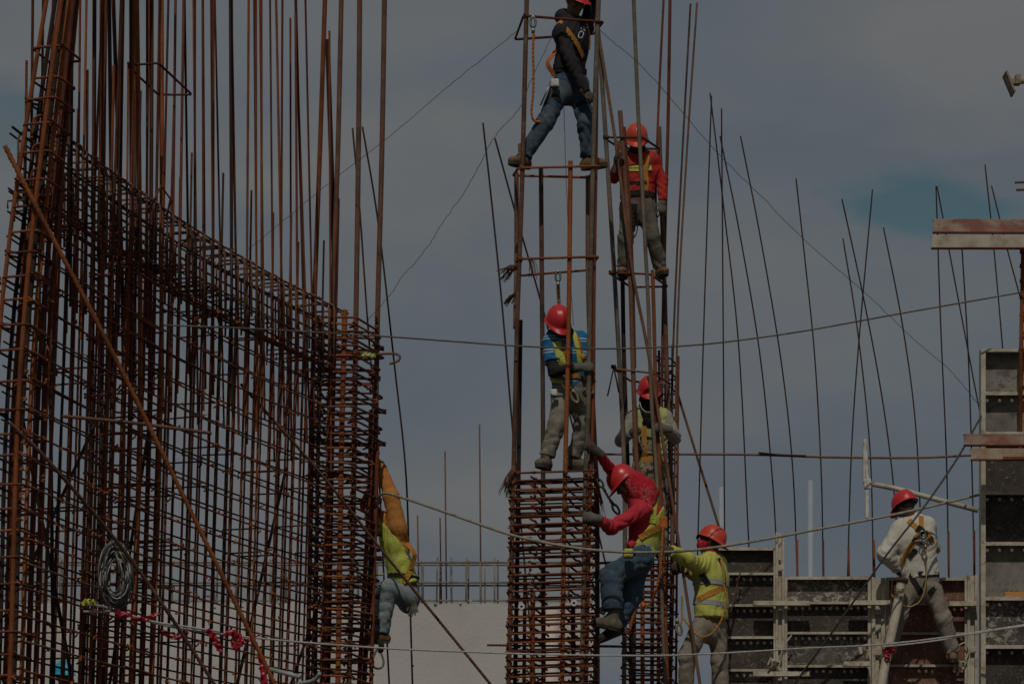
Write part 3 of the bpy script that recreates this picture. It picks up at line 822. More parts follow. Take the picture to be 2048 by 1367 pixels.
def rib_holes(name, x0, x1, y0, y1, z, parent, n, hr=0.017, hy=0.5, th=0.006, lip=0.03):
    """horizontal stiffener plate with a row of punched holes, and a turned-down front lip"""
    V = []; Fc = []
    def addq(pts): 
        b0 = len(V); V.extend(pts); Fc.append(tuple(range(b0, b0 + len(pts))))
    cw_ = (x1 - x0) / n
    yc = y1 - (y1 - y0) * hy
    for i in range(n):
        a0 = x0 + cw_ * i; a1 = a0 + cw_; cx_ = (a0 + a1) / 2
        o8 = []; s8 = []
        for k in range(8):
            an = math.pi / 4 * k + math.pi / 8
            o8.append((cx_ + hr * math.cos(an), yc + hr * math.sin(an)))
        sq = [(a1, (yc + y1) / 2), ((cx_ + a1) / 2, y1), ((cx_ + a0) / 2, y1), (a0, (yc + y1) / 2), (a0, (yc + y0) / 2), ((cx_ + a0) / 2, y0), ((cx_ + a1) / 2, y0), (a1, (yc + y0) / 2)]
        cor = {0: (a1, y1), 2: (a0, y1), 4: (a0, y0), 6: (a1, y0)}
        for k in range(8):
            k2 = (k + 1) % 8
            ring = [sq[k]] + ([cor[k]] if k in cor else []) + [sq[k2], o8[k2], o8[k]]
            addq([Vector((p[0], p[1], z)) for p in ring])
            addq([Vector((p[0], p[1], z - th)) for p in reversed(ring)])
            addq([Vector((*o8[k], z)), Vector((*o8[k2], z)), Vector((*o8[k2], z - th)), Vector((*o8[k], z - th))])
    mb = MB(); mb.v = V; mb.f = Fc
    mb.box(((x0 + x1) / 2, y0 - 0.003, z - lip / 2 + 0.003), (x1 - x0, 0.006, lip))
    return mb.build(name, M_FRAME, parent)

def panel(label, xa, xb, py_top, py_bot, y, ribs, matf, depth=0.085, left=True, right=True, dots=8, lip=0.024, railw=0.03, hy=0.5):
    """framed formwork panel: sheet pieces between stiffeners at the given photo rows"""
    X0 = P(xa, 0, y).x; X1 = P(xb, 0, y).x
    Z1 = zpx(py_top, y); Z0 = zpx(py_bot, y)
    th = thing('formwork', label, 'formwork', ((X0 + X1) / 2, y, Z0))
    rows = [py_top] + ribs + [py_bot]
    for i, (a, c) in enumerate(zip(rows, rows[1:])):
        za, zc_ = zpx(a, y), zpx(c, y)
        mb = MB(); mb.box(((X0 + X1) / 2, y + 0.009, (za + zc_) / 2), (X1 - X0, 0.018, za - zc_ - 0.002))
        mb.build('plywood_sheet', matf[i % len(matf)], th)
    top = MB(); top.box(((X0 + X1) / 2, y - depth / 2, Z1 + 0.004), (X1 - X0 + 0.02, depth, 0.008)); top.box(((X0 + X1) / 2, y - depth - 0.004, Z1 - 0.006), (X1 - X0 + 0.02, 0.008, 0.03))
    top.build('top_rail', M_FRAME, th)
    for q in ribs:
        rib_holes('stiffener', X0 + 0.004, X1 - 0.004, y - depth, y - 0.001, zpx(q, y), th, dots, 0.017, hy, 0.006, lip)
    for side, on in ((X0, left), (X1, right)):
        if on:
            mb = MB(); s = -1 if side == X0 else 1
            mb.box((side + s * 0.006, y - depth / 2, (Z0 + Z1) / 2), (0.010, depth, Z1 - Z0))
            mb.box((side - s * railw / 2 + s * 0.011, y - depth - 0.005, (Z0 + Z1) / 2), (railw, 0.008, Z1 - Z0 - 0.04))
            mb.build('side_rail', M_FRAME, th)
    return th, X0, X1, Z0, Z1

YP = 2.25
pL, *_ = panel('left lower formwork panel beside the yellow jacket with dark plywood', 1425, 1549, 1098, 1480, YP, [1147, 1210, 1274, 1339, 1404], [M_PLYD, M_PLYD, M_PLYD, M_PLYD, M_PLYM], right=True, dots=9)
pM, *_ = panel('middle lower formwork panel with rust patched top sheet', 1569, 1737, 1156, 1480, YP, [1205, 1265, 1331, 1396], [M_PLYM, M_PLYD, M_PLYM, M_PLYD, M_PLYD], dots=12)
pR, *_ = panel('right lower formwork panel behind the legs with red brown plywood', 1772, 1930, 1158, 1480, YP, [1207, 1266, 1330, 1396], [M_PLYR, M_PLYR, M_PLYR, M_PLYR, M_PLYR], dots=11)
YB = 1.95
pB, BX0, BX1, BZ0, BZ1 = panel('tall formwork panel at the right edge with cement crusted sheets', 1960, 2110, 704, 1480, YB, [788, 868, 986, 1087, 1196, 1292, 1388], [M_PLYP, M_PLYP, M_PLYD, M_PLYD, M_PLYP, M_PLYM, M_PLYD, M_PLYD], depth=0.12, dots=6, lip=0.036, railw=0.045, hy=0.4)
# orange off-cut lying on the stiffener of the tall panel
mb = MB(); a = P(2009, 1178, YB - 0.08); c = P(2060, 1188, YB - 0.08)
mb.box(((a.x + c.x) / 2, YB - 0.075, zpx(1196, YB) + 0.028), (c.x - a.x, 0.05, 0.05))
tag(mb.build('timber_offcut', simple('orange_wood', (0.62, 0.27, 0.07), (0.50, 0.21, 0.06), 0.8, 30), None, False, 0.004), 'orange timber offcut lying on a stiffener of the tall panel', 'timber')

def post(label, px, w_, py0, py1, y, slots=()):
    a = P(px, py0, y); c = P(px, py1, y)
    th = thing('formwork_post', label, 'post', (a.x, y, c.z))
    h = a.z - c.z
    mb = MB()
    mb.box((a.x - w_ * 0.36, y - 0.03, (a.z + c.z) / 2), (w_ * 0.28, 0.07, h))
    mb.box((a.x + w_ * 0.36, y - 0.03, (a.z + c.z) / 2), (w_ * 0.28, 0.07, h - 0.01))
    mb.box((a.x, y - 0.012, (a.z + c.z) / 2), (w_ * 0.46, 0.02, h - 0.02))
    mb.build('channel', M_FRAME, th, False, 0.004)
    for s in slots:
        q = P(px + 1, s, y - 0.026)
        mbs = MB(); mbs.box((a.x, y - 0.0235, q.z), (0.020, 0.004, 0.055))
        mbs.build('slot', M_HOLE, th, False, 0.008)
    k = a.z - 0.35
    while k > c.z + 0.2:
        mb = MB(); mb.box((a.x + 0.006, y - 0.069, k), (w_ * 0.62, 0.008, 0.05)); mb.build('joint_plate', M_FRAME, th, False, 0.003)
        k -= 0.40
    return th
post('channel post left of the middle formwork panel rising above its top', 1559, 0.088, 1066, 1480, YP - 0.06, (1124,))
post('channel post hidden partly by the slanting pole', 1755, 0.135, 1155, 1480, YP - 0.06, (1270,))
post('rusty channel post at the right end of the lower formwork', 1943, 0.105, 1150, 1480, YP - 0.06)

# aligning bars across panel joints
def waler(label, pxa, pxb, py, y, h=0.042):
    a = P(pxa, py, y); c = P(pxb, py, y)
    th = MB(); th.box(((a.x + c.x) / 2, y - 0.03, a.z), (c.x - a.x, 0.06, h)); th.box(((a.x + c.x) / 2, y - 0.045, a.z - h / 2 - 0.004), (c.x - a.x + 0.01, 0.09, 0.006))
    th.box((a.x + 0.02, y - 0.065, a.z), (0.03, 0.01, h * 0.8)); th.box((c.x - 0.02, y - 0.065, a.z), (0.03, 0.01, h * 0.8))
    return tag(th.build('waler', M_FRAME, None, False, 0.004), label, 'steel bar')
waler('cream steel bar bridging the left and middle panels at mid height', 1506, 1618, 1206, YP - 0.145)
waler('cream steel bar bridging panels left of the slanting pole', 1697, 1782, 1205, YP - 0.145)
waler('short cream steel bar at the right post beside the trouser leg', 1896, 1952, 1207, YP - 0.145)
waler('cream steel bar at the very bottom between left and middle panels', 1505, 1618, 1347, YP - 0.145)
waler('short cream steel bar low on the middle panel', 1686, 1738, 1327, YP - 0.145)

def clamp(label, px, py, y, rot):
    q = P(px, py, y)
    th = thing('panel_clamp', label, 'clamp', q)
    Rm = Matrix.Rotation(rot, 3, 'Y')
    mb = MB(); mb.box(q, (0.11, 0.02, 0.085), Rm); mb.box(q + Rm @ Vector((-0.05, -0.03, 0)), (0.015, 0.06, 0.085), Rm); mb.box(q + Rm @ Vector((0.03, -0.025, 0.03)), (0.05, 0.04, 0.015), Rm)
    mb.build('plate', M_FRAME, th, False, 0.004)
    mb = MB(); mb.tube([q + Vector((0, 0.01, 0)), q + Vector((0.005, -0.06, 0))], 0.016, 10); mb.tube([q + Vector((0.003, -0.045, 0)), q + Vector((0.004, -0.058, 0))], 0.026, 6)
    mb.build('bolt', M_BOLT, th, False)
    mb = MB(); mb.box(q + Rm @ Vector((-0.005, -0.05, -0.065)), (0.016, 0.012, 0.10), Rm @ Matrix.Rotation(0.35, 3, 'Y'))
    mb.build('wedge', M_RUSTB, th, False, 0.003)
    return th
clamp('wedge clamp at the left post low down', 1547, 1326, YP - 0.16, 0.4)
clamp('rusty wedge clamp left of the slanting pole', 1727, 1297, YP - 0.16, -0.3)
clamp('pale wedge clamp under the white shirted man boot', 1918, 1329, YP - 0.16, 0.05)
# thin bent straps from the clamps
for i, (lab, q) in enumerate((('thin cream strap bent from the left clamp', [(1583, 1270), (1573, 1283), (1566, 1297), (1560, 1315)]), ('thin cream strap bent from the right clamp', [(1918, 1290), (1929, 1285), (1938, 1300), (1930, 1322)]))):
    mb = MB(); mb.tube(catmull([P(a, c, YP - 0.15) for a, c in q], 5), 0.009, 6)
    tag(mb.build('strap', M_FRAME, None, True), lab, 'strap')

# tilted support pole with cap and lashings
def pole(label, plist, r_, mat, cap=True, name='support_pole'):
    a, c = P(*plist[0]), P(*plist[-1])
    th = thing(name, label, 'pole', c)
    link('tube', mk('tube', *sweep(catmull(pxs(plist), 8), r_, 16), mat, True), th)
    if cap:
        d = (c - a).normalized()
        link('cap', mk('cap', *sweep([a - d * 0.012, a + d * 0.03], r_ * 1.35, 16), M_RUSTB, True), th)
    return th
M_POLE = simple('pole_cream', (0.54, 0.49, 0.38), (0.34, 0.26, 0.17), 0.6, 7, 0.45, 0.75, 0.2, 40)
pp = pole('thick cream pole leaning before the formwork by the man in white', [(1804, 1158, 1.62), (1793, 1220, 1.60), (1776, 1300, 1.56), (1753, 1420, 1.5), (1735, 1520, 1.5)], 0.047, M_POLE)
for k, (px, py) in enumerate(((1799, 1172), (1797, 1185), (1774, 1303))):
    q = P(px, py, 1.6); d = Vector((-0.21, 0.0, -1)).normalized()
    pts = []
    u = d.cross(Vector((0, 1, 0))).normalized(); v = d.cross(u)
    for s in range(36):
        an = s / 12 * 2 * math.pi
        pts.append(q + d * (s * 0.0012) + (u * math.cos(an) + v * math.sin(an)) * 0.05 + d * 0.03 * math.sin(an + k))
    link('lashing', mk('lashing', *sweep(pts, 0.0035, 5), M_RUSTB, True), pp)
rod('thin brown rod upright right of the slanting pole', [(1785, 1153, 1.68), (1783, 1180, 1.68), (1780, 1250, 1.68), (1777, 1420, 1.68)], 0.007, M_RUSTB, False)
# T-shaped white prop head and its tube
tp = thing('adjustable_prop', 'white prop head standing upright with a long tube to the tall panel', 'prop', P(1735, 1035, 2.3))
mb = MB(); a = P(1730, 878, 2.3); c = P(1735, 965, 2.3); e = P(1733, 1036, 2.3)
mb.tube([a, c], 0.020, 8); mb.box((c.x, c.y, c.z - 0.01), (0.07, 0.05, 0.10)); mb.build('head', simple('chalky_white', (0.66, 0.63, 0.57), (0.38, 0.33, 0.27), 0.8, 14, 0.45, 0.7), tp, False, 0.004)
mb = MB(); mb.box((a.x - 0.012, a.y, (a.z + c.z) / 2), (0.016, 0.05, a.z - c.z)); mb.box(((c.x + e.x) / 2, c.y, (c.z + e.z) / 2), (0.034, 0.03, c.z - e.z)); mb.build('plate', MATS['chalky_white'], tp, False, 0.003)
mb = MB(); mb.tube(pxs([(1738, 966, 2.3), (1790, 976, 2.28), (1956, 1020, 2.1)]), 0.026, 12); mb.build('tube', M_POLE, tp, True)

# red / white steel planks at the right edge
m, t, b = newmat('red_white_paint')
co = t.n('ShaderNodeTexCoord').outputs['Object']
f1 = t.ramp(t.noise(t.map(co, (1, 1, 2)), 3.0, 7, 0.65, 0.5), [(0.44, 0.0), (0.62, 1.0)])
col = t.mix(f1, (0.245, 0.10, 0.065), (0.37, 0.275, 0.21))
f2 = t.ramp(t.noise(co, 14.0, 6, 0.7), [(0.58, 0.0), (0.68, 0.9)])
col = t.mix(f2, col, (0.16, 0.07, 0.035))
lk(t, col, b.inputs['Base Color']); b.inputs['Roughness'].default_value = 0.7
M_RED = m
M_PLANKW = simple('worn_white_plank', (0.48, 0.42, 0.33), (0.27, 0.18, 0.11), 0.75, 6, 0.42, 0.75, 0.3, 40)
M_PLANKB = simple('worn_brown_plank', (0.32, 0.20, 0.12), (0.46, 0.38, 0.29), 0.75, 7, 0.42, 0.7, 0.3, 40)
def plank(label, xa, pa, pb, y, mat, tilt=0.0):
    a = P(xa, pa, y); c = P(2150, pb, y)
    th = thing('steel_plank', label, 'plank', (a.x, y, c.z))
    mb = MB(); L = c.x - a.x; h = a.z - c.z
    Rm = Matrix.Rotation(tilt, 3, 'Y')
    ce = Vector((a.x + L / 2, y, (a.z + c.z) / 2))
    mb.box(ce, (L, 0.012, h), Rm); mb.box(ce + Vector((0, 0.035, h / 2 - 0.004)), (L, 0.06, 0.008), Rm)
    mb.build('face', mat, th, False, 0.003)
    mb = MB(); mb.box(ce + Vector((0, 0.016, -h / 2 - 0.004)), (L, 0.05, 0.012), Rm)
    mb.build('lower_lip', M_RUST, th)
    return th
plank('red painted steel plank, upper of the top right pair', 1866, 438, 464, 1.35, M_RED, 0.004)
plank('cream steel plank, lower of the top right pair', 1863, 470, 495, 1.30, M_PLANKW)
plank('faded red steel plank on the tall formwork panel', 1928, 867, 889, 1.40, M_RED)
plank('rusty cream steel plank under the faded red one', 1942, 896, 918, 1.36, M_PLANKB)
rod('short orange ribbed bar lying on the rusty cream plank', [(2006, 914, 1.33), (2030, 914, 1.33), (2120, 913, 1.33)], 0.011, M_RUSTD, True, 0.022)
rod('upper of two bar ends entering the right edge', [(2030, 365, 1.5), (2060, 364, 1.5), (2150, 362, 1.5)], 0.012, M_RUSTB)
rod('lower of two bar ends entering the right edge', [(2033, 380, 1.5), (2060, 379, 1.5), (2150, 378, 1.5)], 0.012, M_RUSTB)
# sliver of the column cage at the right edge
ec = thing('rebar_column_cage', 'orange rebar cage just entering the right edge above the tall panel', 'rebar cage', P(2060, 705, 1.7))
for q in ([(2046, 486, 1.6), (2044, 600, 1.6), (2042, 705, 1.6), (2040, 900, 1.9)], [(2120, 486, 1.6), (2118, 705, 1.6), (2116, 900, 1.9)], [(2062, 486, 2.1), (2060, 705, 2.1), (2058, 900, 2.1)]):
    pxbar('vertical_bar', q, 0.02, M_RUST2, ec, 0.02)
for py in (503, 532, 562, 594, 631, 666, 697):
    ringpx(ec, (2040, py), (2125, py + 1), (2130, py + 20), (2056, py + 20), 0.012, M_RUST2, 1.57, 2.15, 0.05)

# swivel foot plate of a prop at the top right corner
fp = thing('swivel_plate', 'grimy steel foot plate on a stub tube at the top right corner', 'base plate', P(2030, 168, 1.0))
q = P(2018, 168, 1.0); Rm = Matrix.Rotation(-0.40, 3, 'Y') @ Matrix.Rotation(-0.02, 3, 'Z')
M_GRIME = simple('grimy_steel', (0.30, 0.24, 0.17), (0.15, 0.09, 0.05), 0.7, 12, 0.4, 0.65, 0.4, 50)
mb = MB(); mb.box(q, (0.02, 0.20, 0.215), Rm); mb.build('plate', M_GRIME, fp, False, 0.003)
mb = MB(); mb.box(q + Vector((0.06, 0, 0.02)), (0.09, 0.06, 0.05)); mb.box(q + Vector((0.08, -0.02, 0.03)), (0.05, 0.09, 0.09)); mb.tube([q + Vector((0.09, -0.06, 0.02)), q + Vector((0.09, 0.06, 0.02))], 0.018, 10); mb.build('bracket', M_GRIME, fp, False, 0.004)
mb = MB(); mb.tube([q + Vector((0.1, 0, 0.03)), q + Vector((0.9, 0.1, 0.12))], 0.032, 12); mb.build('tube', M_POLE, fp, True)

# ------------------------------------------------------------------ ropes, wires, cables
def line(name, label, cat, plist, r_, mat, per=10, n=7, wob=0.0, seed=0):
    pts = catmull(pxs(plist), per)
    if wob:
        rr = random.Random(seed)
        pts = [p + Vector((rr.uniform(-wob, wob), 0, rr.uniform(-wob, wob))) if 0 < i < len(pts) - 1 else p for i, p in enumerate(pts)]
    o = link(name, mk(name, *sweep(pts, r_, n), mat, True))
    return tag(o, label, cat)
def rope_mesh(plist, r_, mat, pitch=0.075):
    """three twisted strands"""
    pts = resample(catmull(pxs(plist), 12), 0.012)
    V = []; Fc = []
    for s in range(3):
        q = []
        for i, p in enumerate(pts):
            a = i * 0.012 / pitch * 2 * math.pi + s * 2 * math.pi / 3
            q.append(p + Vector((0, math.cos(a), math.sin(a))) * r_ * 0.5)
        v, f_ = sweep(q, r_ * 0.56, 5)
        b0 = len(V); V += v; Fc += [tuple(b0 + k for k in ff_) for ff_ in f_]
    return mk('rope', V, Fc, mat, True)
M_ROPE = simple('white_rope', (0.52, 0.51, 0.47), (0.38, 0.36, 0.32), 0.8, 30)
M_CABLE = simple('grey_cable', (0.34, 0.31, 0.245), (0.20, 0.165, 0.12), 0.7, 12, 0.42, 0.7, 0.5, 90)
wr = link('white_rope', rope_mesh([(236, 1222, -2.55), (330, 1250, -2.3), (450, 1268, -1.9), (600, 1283, -1.4), (780, 1296, -0.9), (950, 1303, -0.52), (1100, 1308, -0.42), (1300, 1310, -0.25), (1430, 1306, 0.2), (1600, 1296, 0.8), (1760, 1288, 1.45), (1900, 1272, 1.5), (1960, 1262, 1.5), (2060, 1247, 1.3)], 0.0092, M_ROPE))
tag(wr, 'white twisted rope strung low across the whole site', 'rope')
tag(link('white_rope', rope_mesh([(1765, 1292, 1.46), (1800, 1289, 1.47), (1880, 1279, 1.5), (1960, 1264, 1.5), (2060, 1249, 1.28)], 0.009, M_ROPE)), 'second white rope strand right of the red rag on the pole', 'rope')
tag(link('white_rope', rope_mesh([(176, 1208, -2.9), (205, 1212, -2.75), (236, 1222, -2.55)], 0.011, M_ROPE)), 'short white rope end running up to the yellow rag', 'rope')
tag(link('white_rope', rope_mesh([(166, 1222, -2.9), (200, 1223, -2.75), (236, 1223, -2.55), (310, 1243, -2.4), (370, 1252, -2.2), (440, 1262, -1.95)], 0.010, M_ROPE)), 'doubled white rope tied at the left mesh below the coil', 'rope')
line('cable', 'grey sagging cable looping from the orange sleeve across the central column', 'cable', [(756, 1004, 2.70), (758, 992, 2.62), (770, 986, 2.5), (800, 993, 2.1), (880, 1020, 1.1), (1000, 1062, -0.28), (1060, 1078, -0.40), (1160, 1096, -0.42), (1270, 1104, -0.38), (1380, 1100, 0.3), (1500, 1083, 0.7), (1650, 1055, 1.1), (1800, 1026, 1.4), (1958, 989, 1.75)], 0.0132, M_CABLE, 10, 9)
line('wire_rope', 'thin steel wire rope strung high from the left mesh to the right edge', 'cable', [(328, 650, -1.75), (520, 658, -1.3), (760, 672, -0.7), (900, 682, -0.45), (1040, 692, -0.42), (1180, 697, -0.42), (1300, 695, -0.2), (1430, 686, 0.3), (1600, 663, 0.8), (1800, 627, 1.2), (2046, 584, 1.55)], 0.0078, M_RUSTG, 10, 7)
line('cable', 'black cable slanting down from the faded red plank to the lower formwork', 'cable', [(1962, 832, 1.80), (1915, 915, 1.5), (1850, 1010, 1.15), (1770, 1113, 1.1), (1665, 1262, 1.3), (1585, 1372, 1.6), (1540, 1440, 1.8)], 0.0105, M_WIRE, 8, 7)
line('cable', 'light brown stick-like cord hanging by the left formwork panel', 'cord', [(1481, 1143, 2.12), (1470, 1185, 2.1), (1462, 1220, 2.1), (1451, 1270, 2.1), (1440, 1330, 2.1)], 0.008, M_RUSTB, 6, 6)
TW = 0.0028
line('tie_wire', 'fine wire from the top ring slanting down left across the sky', 'wire', [(1035, 62, 0.2), (900, 170, 1), (780, 272, 2), (660, 365, 3), (495, 500, 3.6)], TW, M_WIRE, 12, 5, 0.004, 1)
line('tie_wire', 'crinkled wire dropping from the navy sleeve to the left wall column', 'wire', [(1104, 72, 0.2), (1062, 160, 0.2), (1040, 215, 0.3), (985, 280, 1), (940, 365, 1.5), (890, 440, 2), (856, 492, 2.2), (830, 525, 2.4), (805, 552, 2.6), (780, 590, 2.8), (735, 640, 3.0)], TW, M_WIRE, 10, 5, 0.006, 2)
line('tie_wire', 'fine wire from the top ring slanting down right to the tall panel', 'wire', [(1200, 60, 0.0), (1212, 72, 0.0), (1300, 150, 0.3), (1420, 290, 0.7), (1520, 390, 1.0), (1620, 490, 1.2), (1730, 585, 1.5), (1830, 680, 1.7), (1900, 740, 1.8), (1960, 812, 1.9)], TW, M_WIRE, 10, 5, 0.004, 3)
line('tie_wire', 'hair thin plumb wire hanging down between the two men of the central column', 'wire', [(1128, 215, 0.2), (1131, 320, 0.2), (1136, 450, 0.2), (1141, 560, 0.2), (1147, 650, 0.2)], 0.0028, M_WIRE, 8, 5, 0.002, 4)

# bunches of tie wire
def wire_bunch(label, px, py, y, dx, dy, n_, L, spread, seed):
    rr = random.Random(seed)
    q = P(px, py, y)
    mb = MB()
    for i in range(n_):
        e = Vector((dx + rr.uniform(-spread, spread), rr.uniform(-spread, spread), dy + rr.uniform(-spread, spread))).normalized() * L * rr.uniform(0.6, 1.05)
        m1 = q + Vector((rr.uniform(-.02, .02), rr.uniform(-.02, .02), rr.uniform(-.02, .02)))
        bend = Vector((0, 0, rr.uniform(-0.03, 0.01)))
        mb.tube([m1, m1 + e * 0.5 + Vector((0, 0, 0.02)), m1 + e + bend], 0.0035, 4)
    o = mb.build('wire_bunch', M_RUSTB, None, True)
    return tag(o, label, 'wire bunch')
wire_bunch('upper frayed bunch of tie wire on the left bar of the central column', 1034, 535, -0.2, -0.8, -0.45, 34, 0.19, 0.28, 1)
wire_bunch('lower frayed bunch of tie wire on the left bar of the central column', 1033, 590, -0.2, -0.75, -0.5, 24, 0.13, 0.2, 2)
wire_bunch('drooping tail of tie wire at the tied top of the central column', 1028, 935, -0.34, -0.30, -0.85, 36, 0.25, 0.17, 3)
wire_bunch('thin wires dangling off the ring above the red helmet', 1064, 518, -0.3, 0.05, -1.0, 9, 0.2, 0.25, 4)
wire_bunch('dark wires hanging off the back corner of the central column top', 1190, 950, 0.1, 0.12, -1.0, 26, 0.42, 0.16, 5)
wire_bunch('grey bundle of wires beside the red shirted man raised glove', 1236, 283, 1.42, 0.02, -1.0, 30, 0.24, 0.10, 6)

# coil of wire hanging on the left mesh
m, t, b = newmat('coil_wire')
b.inputs['Base Color'].default_value = (0.19, 0.185, 0.18, 1); b.inputs['Metallic'].default_value = 0.5; b.inputs['Roughness'].default_value = 0.42
M_COIL = m
ccoil = thing('wire_coil', 'oval grey coil of wire hung on the left mesh', 'wire coil', P(230, 1220, -3.1))
rr = random.Random(8)
for k in range(34):
    cx_, cy_ = 231 + rr.uniform(-7, 7), 1152 + rr.uniform(-12, 10)
    ra, rb = rr.uniform(13, 31), rr.uniform(42, 66)
    ph = rr.uniform(-.2, .2)
    pts = []
    for s in range(40):
        a = s / 40 * 2 * math.pi
        pts.append(P(cx_ + ra * math.cos(a + ph) * (1 - 0.12 * math.sin(a)), cy_ - rb * math.sin(a), -3.1 + 0.05 * math.sin(a * 2 + k) + rr.uniform(-.004, .004) - k * 0.002))
    link('wire_turn', mk('wire_turn', *sweep(pts, 0.0068, 5, True), M_COIL, True), ccoil)
pts = [P(242 + 9 * math.cos(s * 0.6), 1107 + 12 * math.sin(s * 0.6) + s * 0.15, -3.17) for s in range(44)]
link('binding', mk('binding', *sweep(pts, 0.007, 5), simple('twine', (0.52, 0.45, 0.30), None, 0.9), True), ccoil)

# red plastic ribbons and rags
def crumple(name, label, cat, plist, width, mat, seed, y_am=0.03, per=6):
    """a thin crumpled strip along photo points with real folds and thickness"""
    rr = random.Random(seed)
    pts = catmull(pxs(plist), per)
    V = []; Fc = []
    m_ = len(pts)
    for i, p in enumerate(pts):
        a = pts[max(0, i - 1)]; c = pts[min(m_ - 1, i + 1)]
        tn = (c - a).normalized()
        ang = 0.5 * math.sin(i * 1.3 + seed) + rr.uniform(-0.25, 0.25)
        sd_ = (tn.cross(Vector((0, 1, 0)))).normalized()
        sd_ = (Matrix.Rotation(ang, 3, tn) @ sd_)
        wv = width * rr.uniform(0.75, 1.35) * (0.5 + 0.5 * min(1, 3 * min(i, m_ - 1 - i) / m_ + 0.3))
        nn = sd_.cross(tn) * 0.003
        off = [sd_ * wv * s + Vector((0, rr.uniform(-y_am, y_am) * 0.5, 0)) for s in (-0.5, -0.17, 0.17, 0.5)]
        off = [o_ + sd_.cross(tn) * rr.uniform(-.012, .012) for o_ in off]
        for o_ in off: V.append(p + o_ + nn)
        for o_ in off: V.append(p + o_ - nn)
    for i in range(m_ - 1):
        a = i * 8; c = a + 8
        for k in range(3):
            Fc.append((a + k, a + k + 1, c + k + 1, c + k)); Fc.append((a + 4 + k, c + 4 + k, c + 5 + k, a + 5 + k))
        Fc.append((a, c, c + 4, a + 4)); Fc.append((a + 3, a + 7, c + 7, c + 3))
    Fc.append((0, 4, 5, 6, 7, 3, 2, 1)); e = (m_ - 1) * 8
    Fc.append((e, e + 1, e + 2, e + 3, e + 7, e + 6, e + 5, e + 4))
    o = link(name, mk(name, V, Fc, mat, True))
    return tag(o, label, cat)
M_RIB = simple('red_plastic', (0.42, 0.012, 0.03), (0.30, 0.006, 0.02), 0.35, 20, bumps=0.4, bscale=50)
M_YRAG = simple('yellow_plastic', (0.50, 0.50, 0.05), (0.36, 0.36, 0.04), 0.5, 20, bumps=0.4, bscale=50)
crumple('ribbon', 'red ribbon knotted on the rope at the coil bottom', 'ribbon', [(232, 1216, -2.62), (240, 1228, -2.62), (252, 1229, -2.6), (264, 1228, -2.6)], 0.05, M_RIB, 1)
crumple('ribbon', 'red ribbon strip flying off the rope right of the coil', 'ribbon', [(262, 1234, -2.55), (290, 1238, -2.5), (305, 1230, -2.5), (322, 1227, -2.5)], 0.035, M_RIB, 2)
crumple('ribbon', 'red ribbon hanging in a shallow bow under the rope', 'ribbon', [(317, 1256, -2.4), (330, 1267, -2.4), (350, 1275, -2.35), (365, 1270, -2.3), (376, 1262, -2.3)], 0.03, M_RIB, 3)
crumple('ribbon', 'large crumpled red ribbon left of the orange slanting rod', 'ribbon', [(414, 1258, -2.15), (426, 1272, -2.12), (436, 1290, -2.1), (444, 1304, -2.1)], 0.06, M_RIB, 4)
crumple('ribbon', 'loop of crumpled red ribbon next to the orange slanting rod', 'ribbon', [(446, 1270, -2.1), (462, 1264, -2.08), (478, 1272, -2.05), (482, 1284, -2.05), (472, 1293, -2.05), (466, 1282, -2.05), (470, 1270, -2.05)], 0.05, M_RIB, 5)
crumple('ribbon', 'small red ribbon scrap on the rope behind the orange rod', 'ribbon', [(488, 1277, -2.0), (500, 1279, -2.0), (512, 1270, -2.0)], 0.03, M_RIB, 6)
crumple('ribbon', 'long red ribbon hanging to the bottom edge beside the orange rod', 'ribbon', [(519, 1302, -1.6), (524, 1325, -1.6), (527, 1345, -1.6), (532, 1375, -1.6)], 0.06, M_RIB, 7)
crumple('rag', 'yellow rag tied at the rope end on the left mesh', 'rag', [(164, 1208, -3.0), (174, 1203, -2.98), (184, 1202, -2.95), (190, 1209, -2.95)], 0.05, M_YRAG, 8)
crumple('rag', 'red rag tied around the slanting cream pole', 'rag', [(1766, 1304, 1.5), (1773, 1298, 1.49), (1779, 1288, 1.49), (1785, 1300, 1.49), (1790, 1304, 1.5)], 0.055, M_RIB, 9)
crumple('rag', 'dark red rag hanging below the knot on the cream pole', 'rag', [(1775, 1302, 1.49), (1774, 1312, 1.49), (1777, 1323, 1.5)], 0.06, M_RIB, 10)
crumple('rag', 'white and yellow glove rag jammed in the left wall column', 'rag', [(716, 711, 2.6), (728, 710, 2.6), (740, 710, 2.6), (752, 711, 2.6)], 0.045, simple('pale_rag', (0.55, 0.55, 0.42), (0.45, 0.50, 0.06), 0.8, 9, 0.45, 0.55), 11)

# round white plastic spacers on the central column
M_WPLASTIC = simple('white_plastic', (0.62, 0.60, 0.56), (0.50, 0.47, 0.42), 0.5, 20)
for lab, px, py in (('left white round spacer cap on the central column', 1043, 1212), ('right white round spacer cap on the central column', 1148, 1205)):
    q = P(px, py, -0.36)
    mb = MB(); mb.tube([q + Vector((0, 0.02, 0)), q + Vector((0, 0.004, 0)), q], [0.030, 0.032, 0.027], 16); mb.tube([q + Vector((0, 0.09, 0)), q], 0.012, 8)
    tag(mb.build('spacer_cap', M_WPLASTIC, None, False), lab, 'spacer')
q = P(1200, 1215, 0.45)
mb = MB(); mb.tube([q, q + Vector((0.02, 0, -0.02)), P(1212, 1222, 0.45)], 0.04, 12)
tag(mb.build('pipe_sleeve', M_WPLASTIC, None, True), 'white pipe sleeve between the central column and the blue jeans', 'pipe')
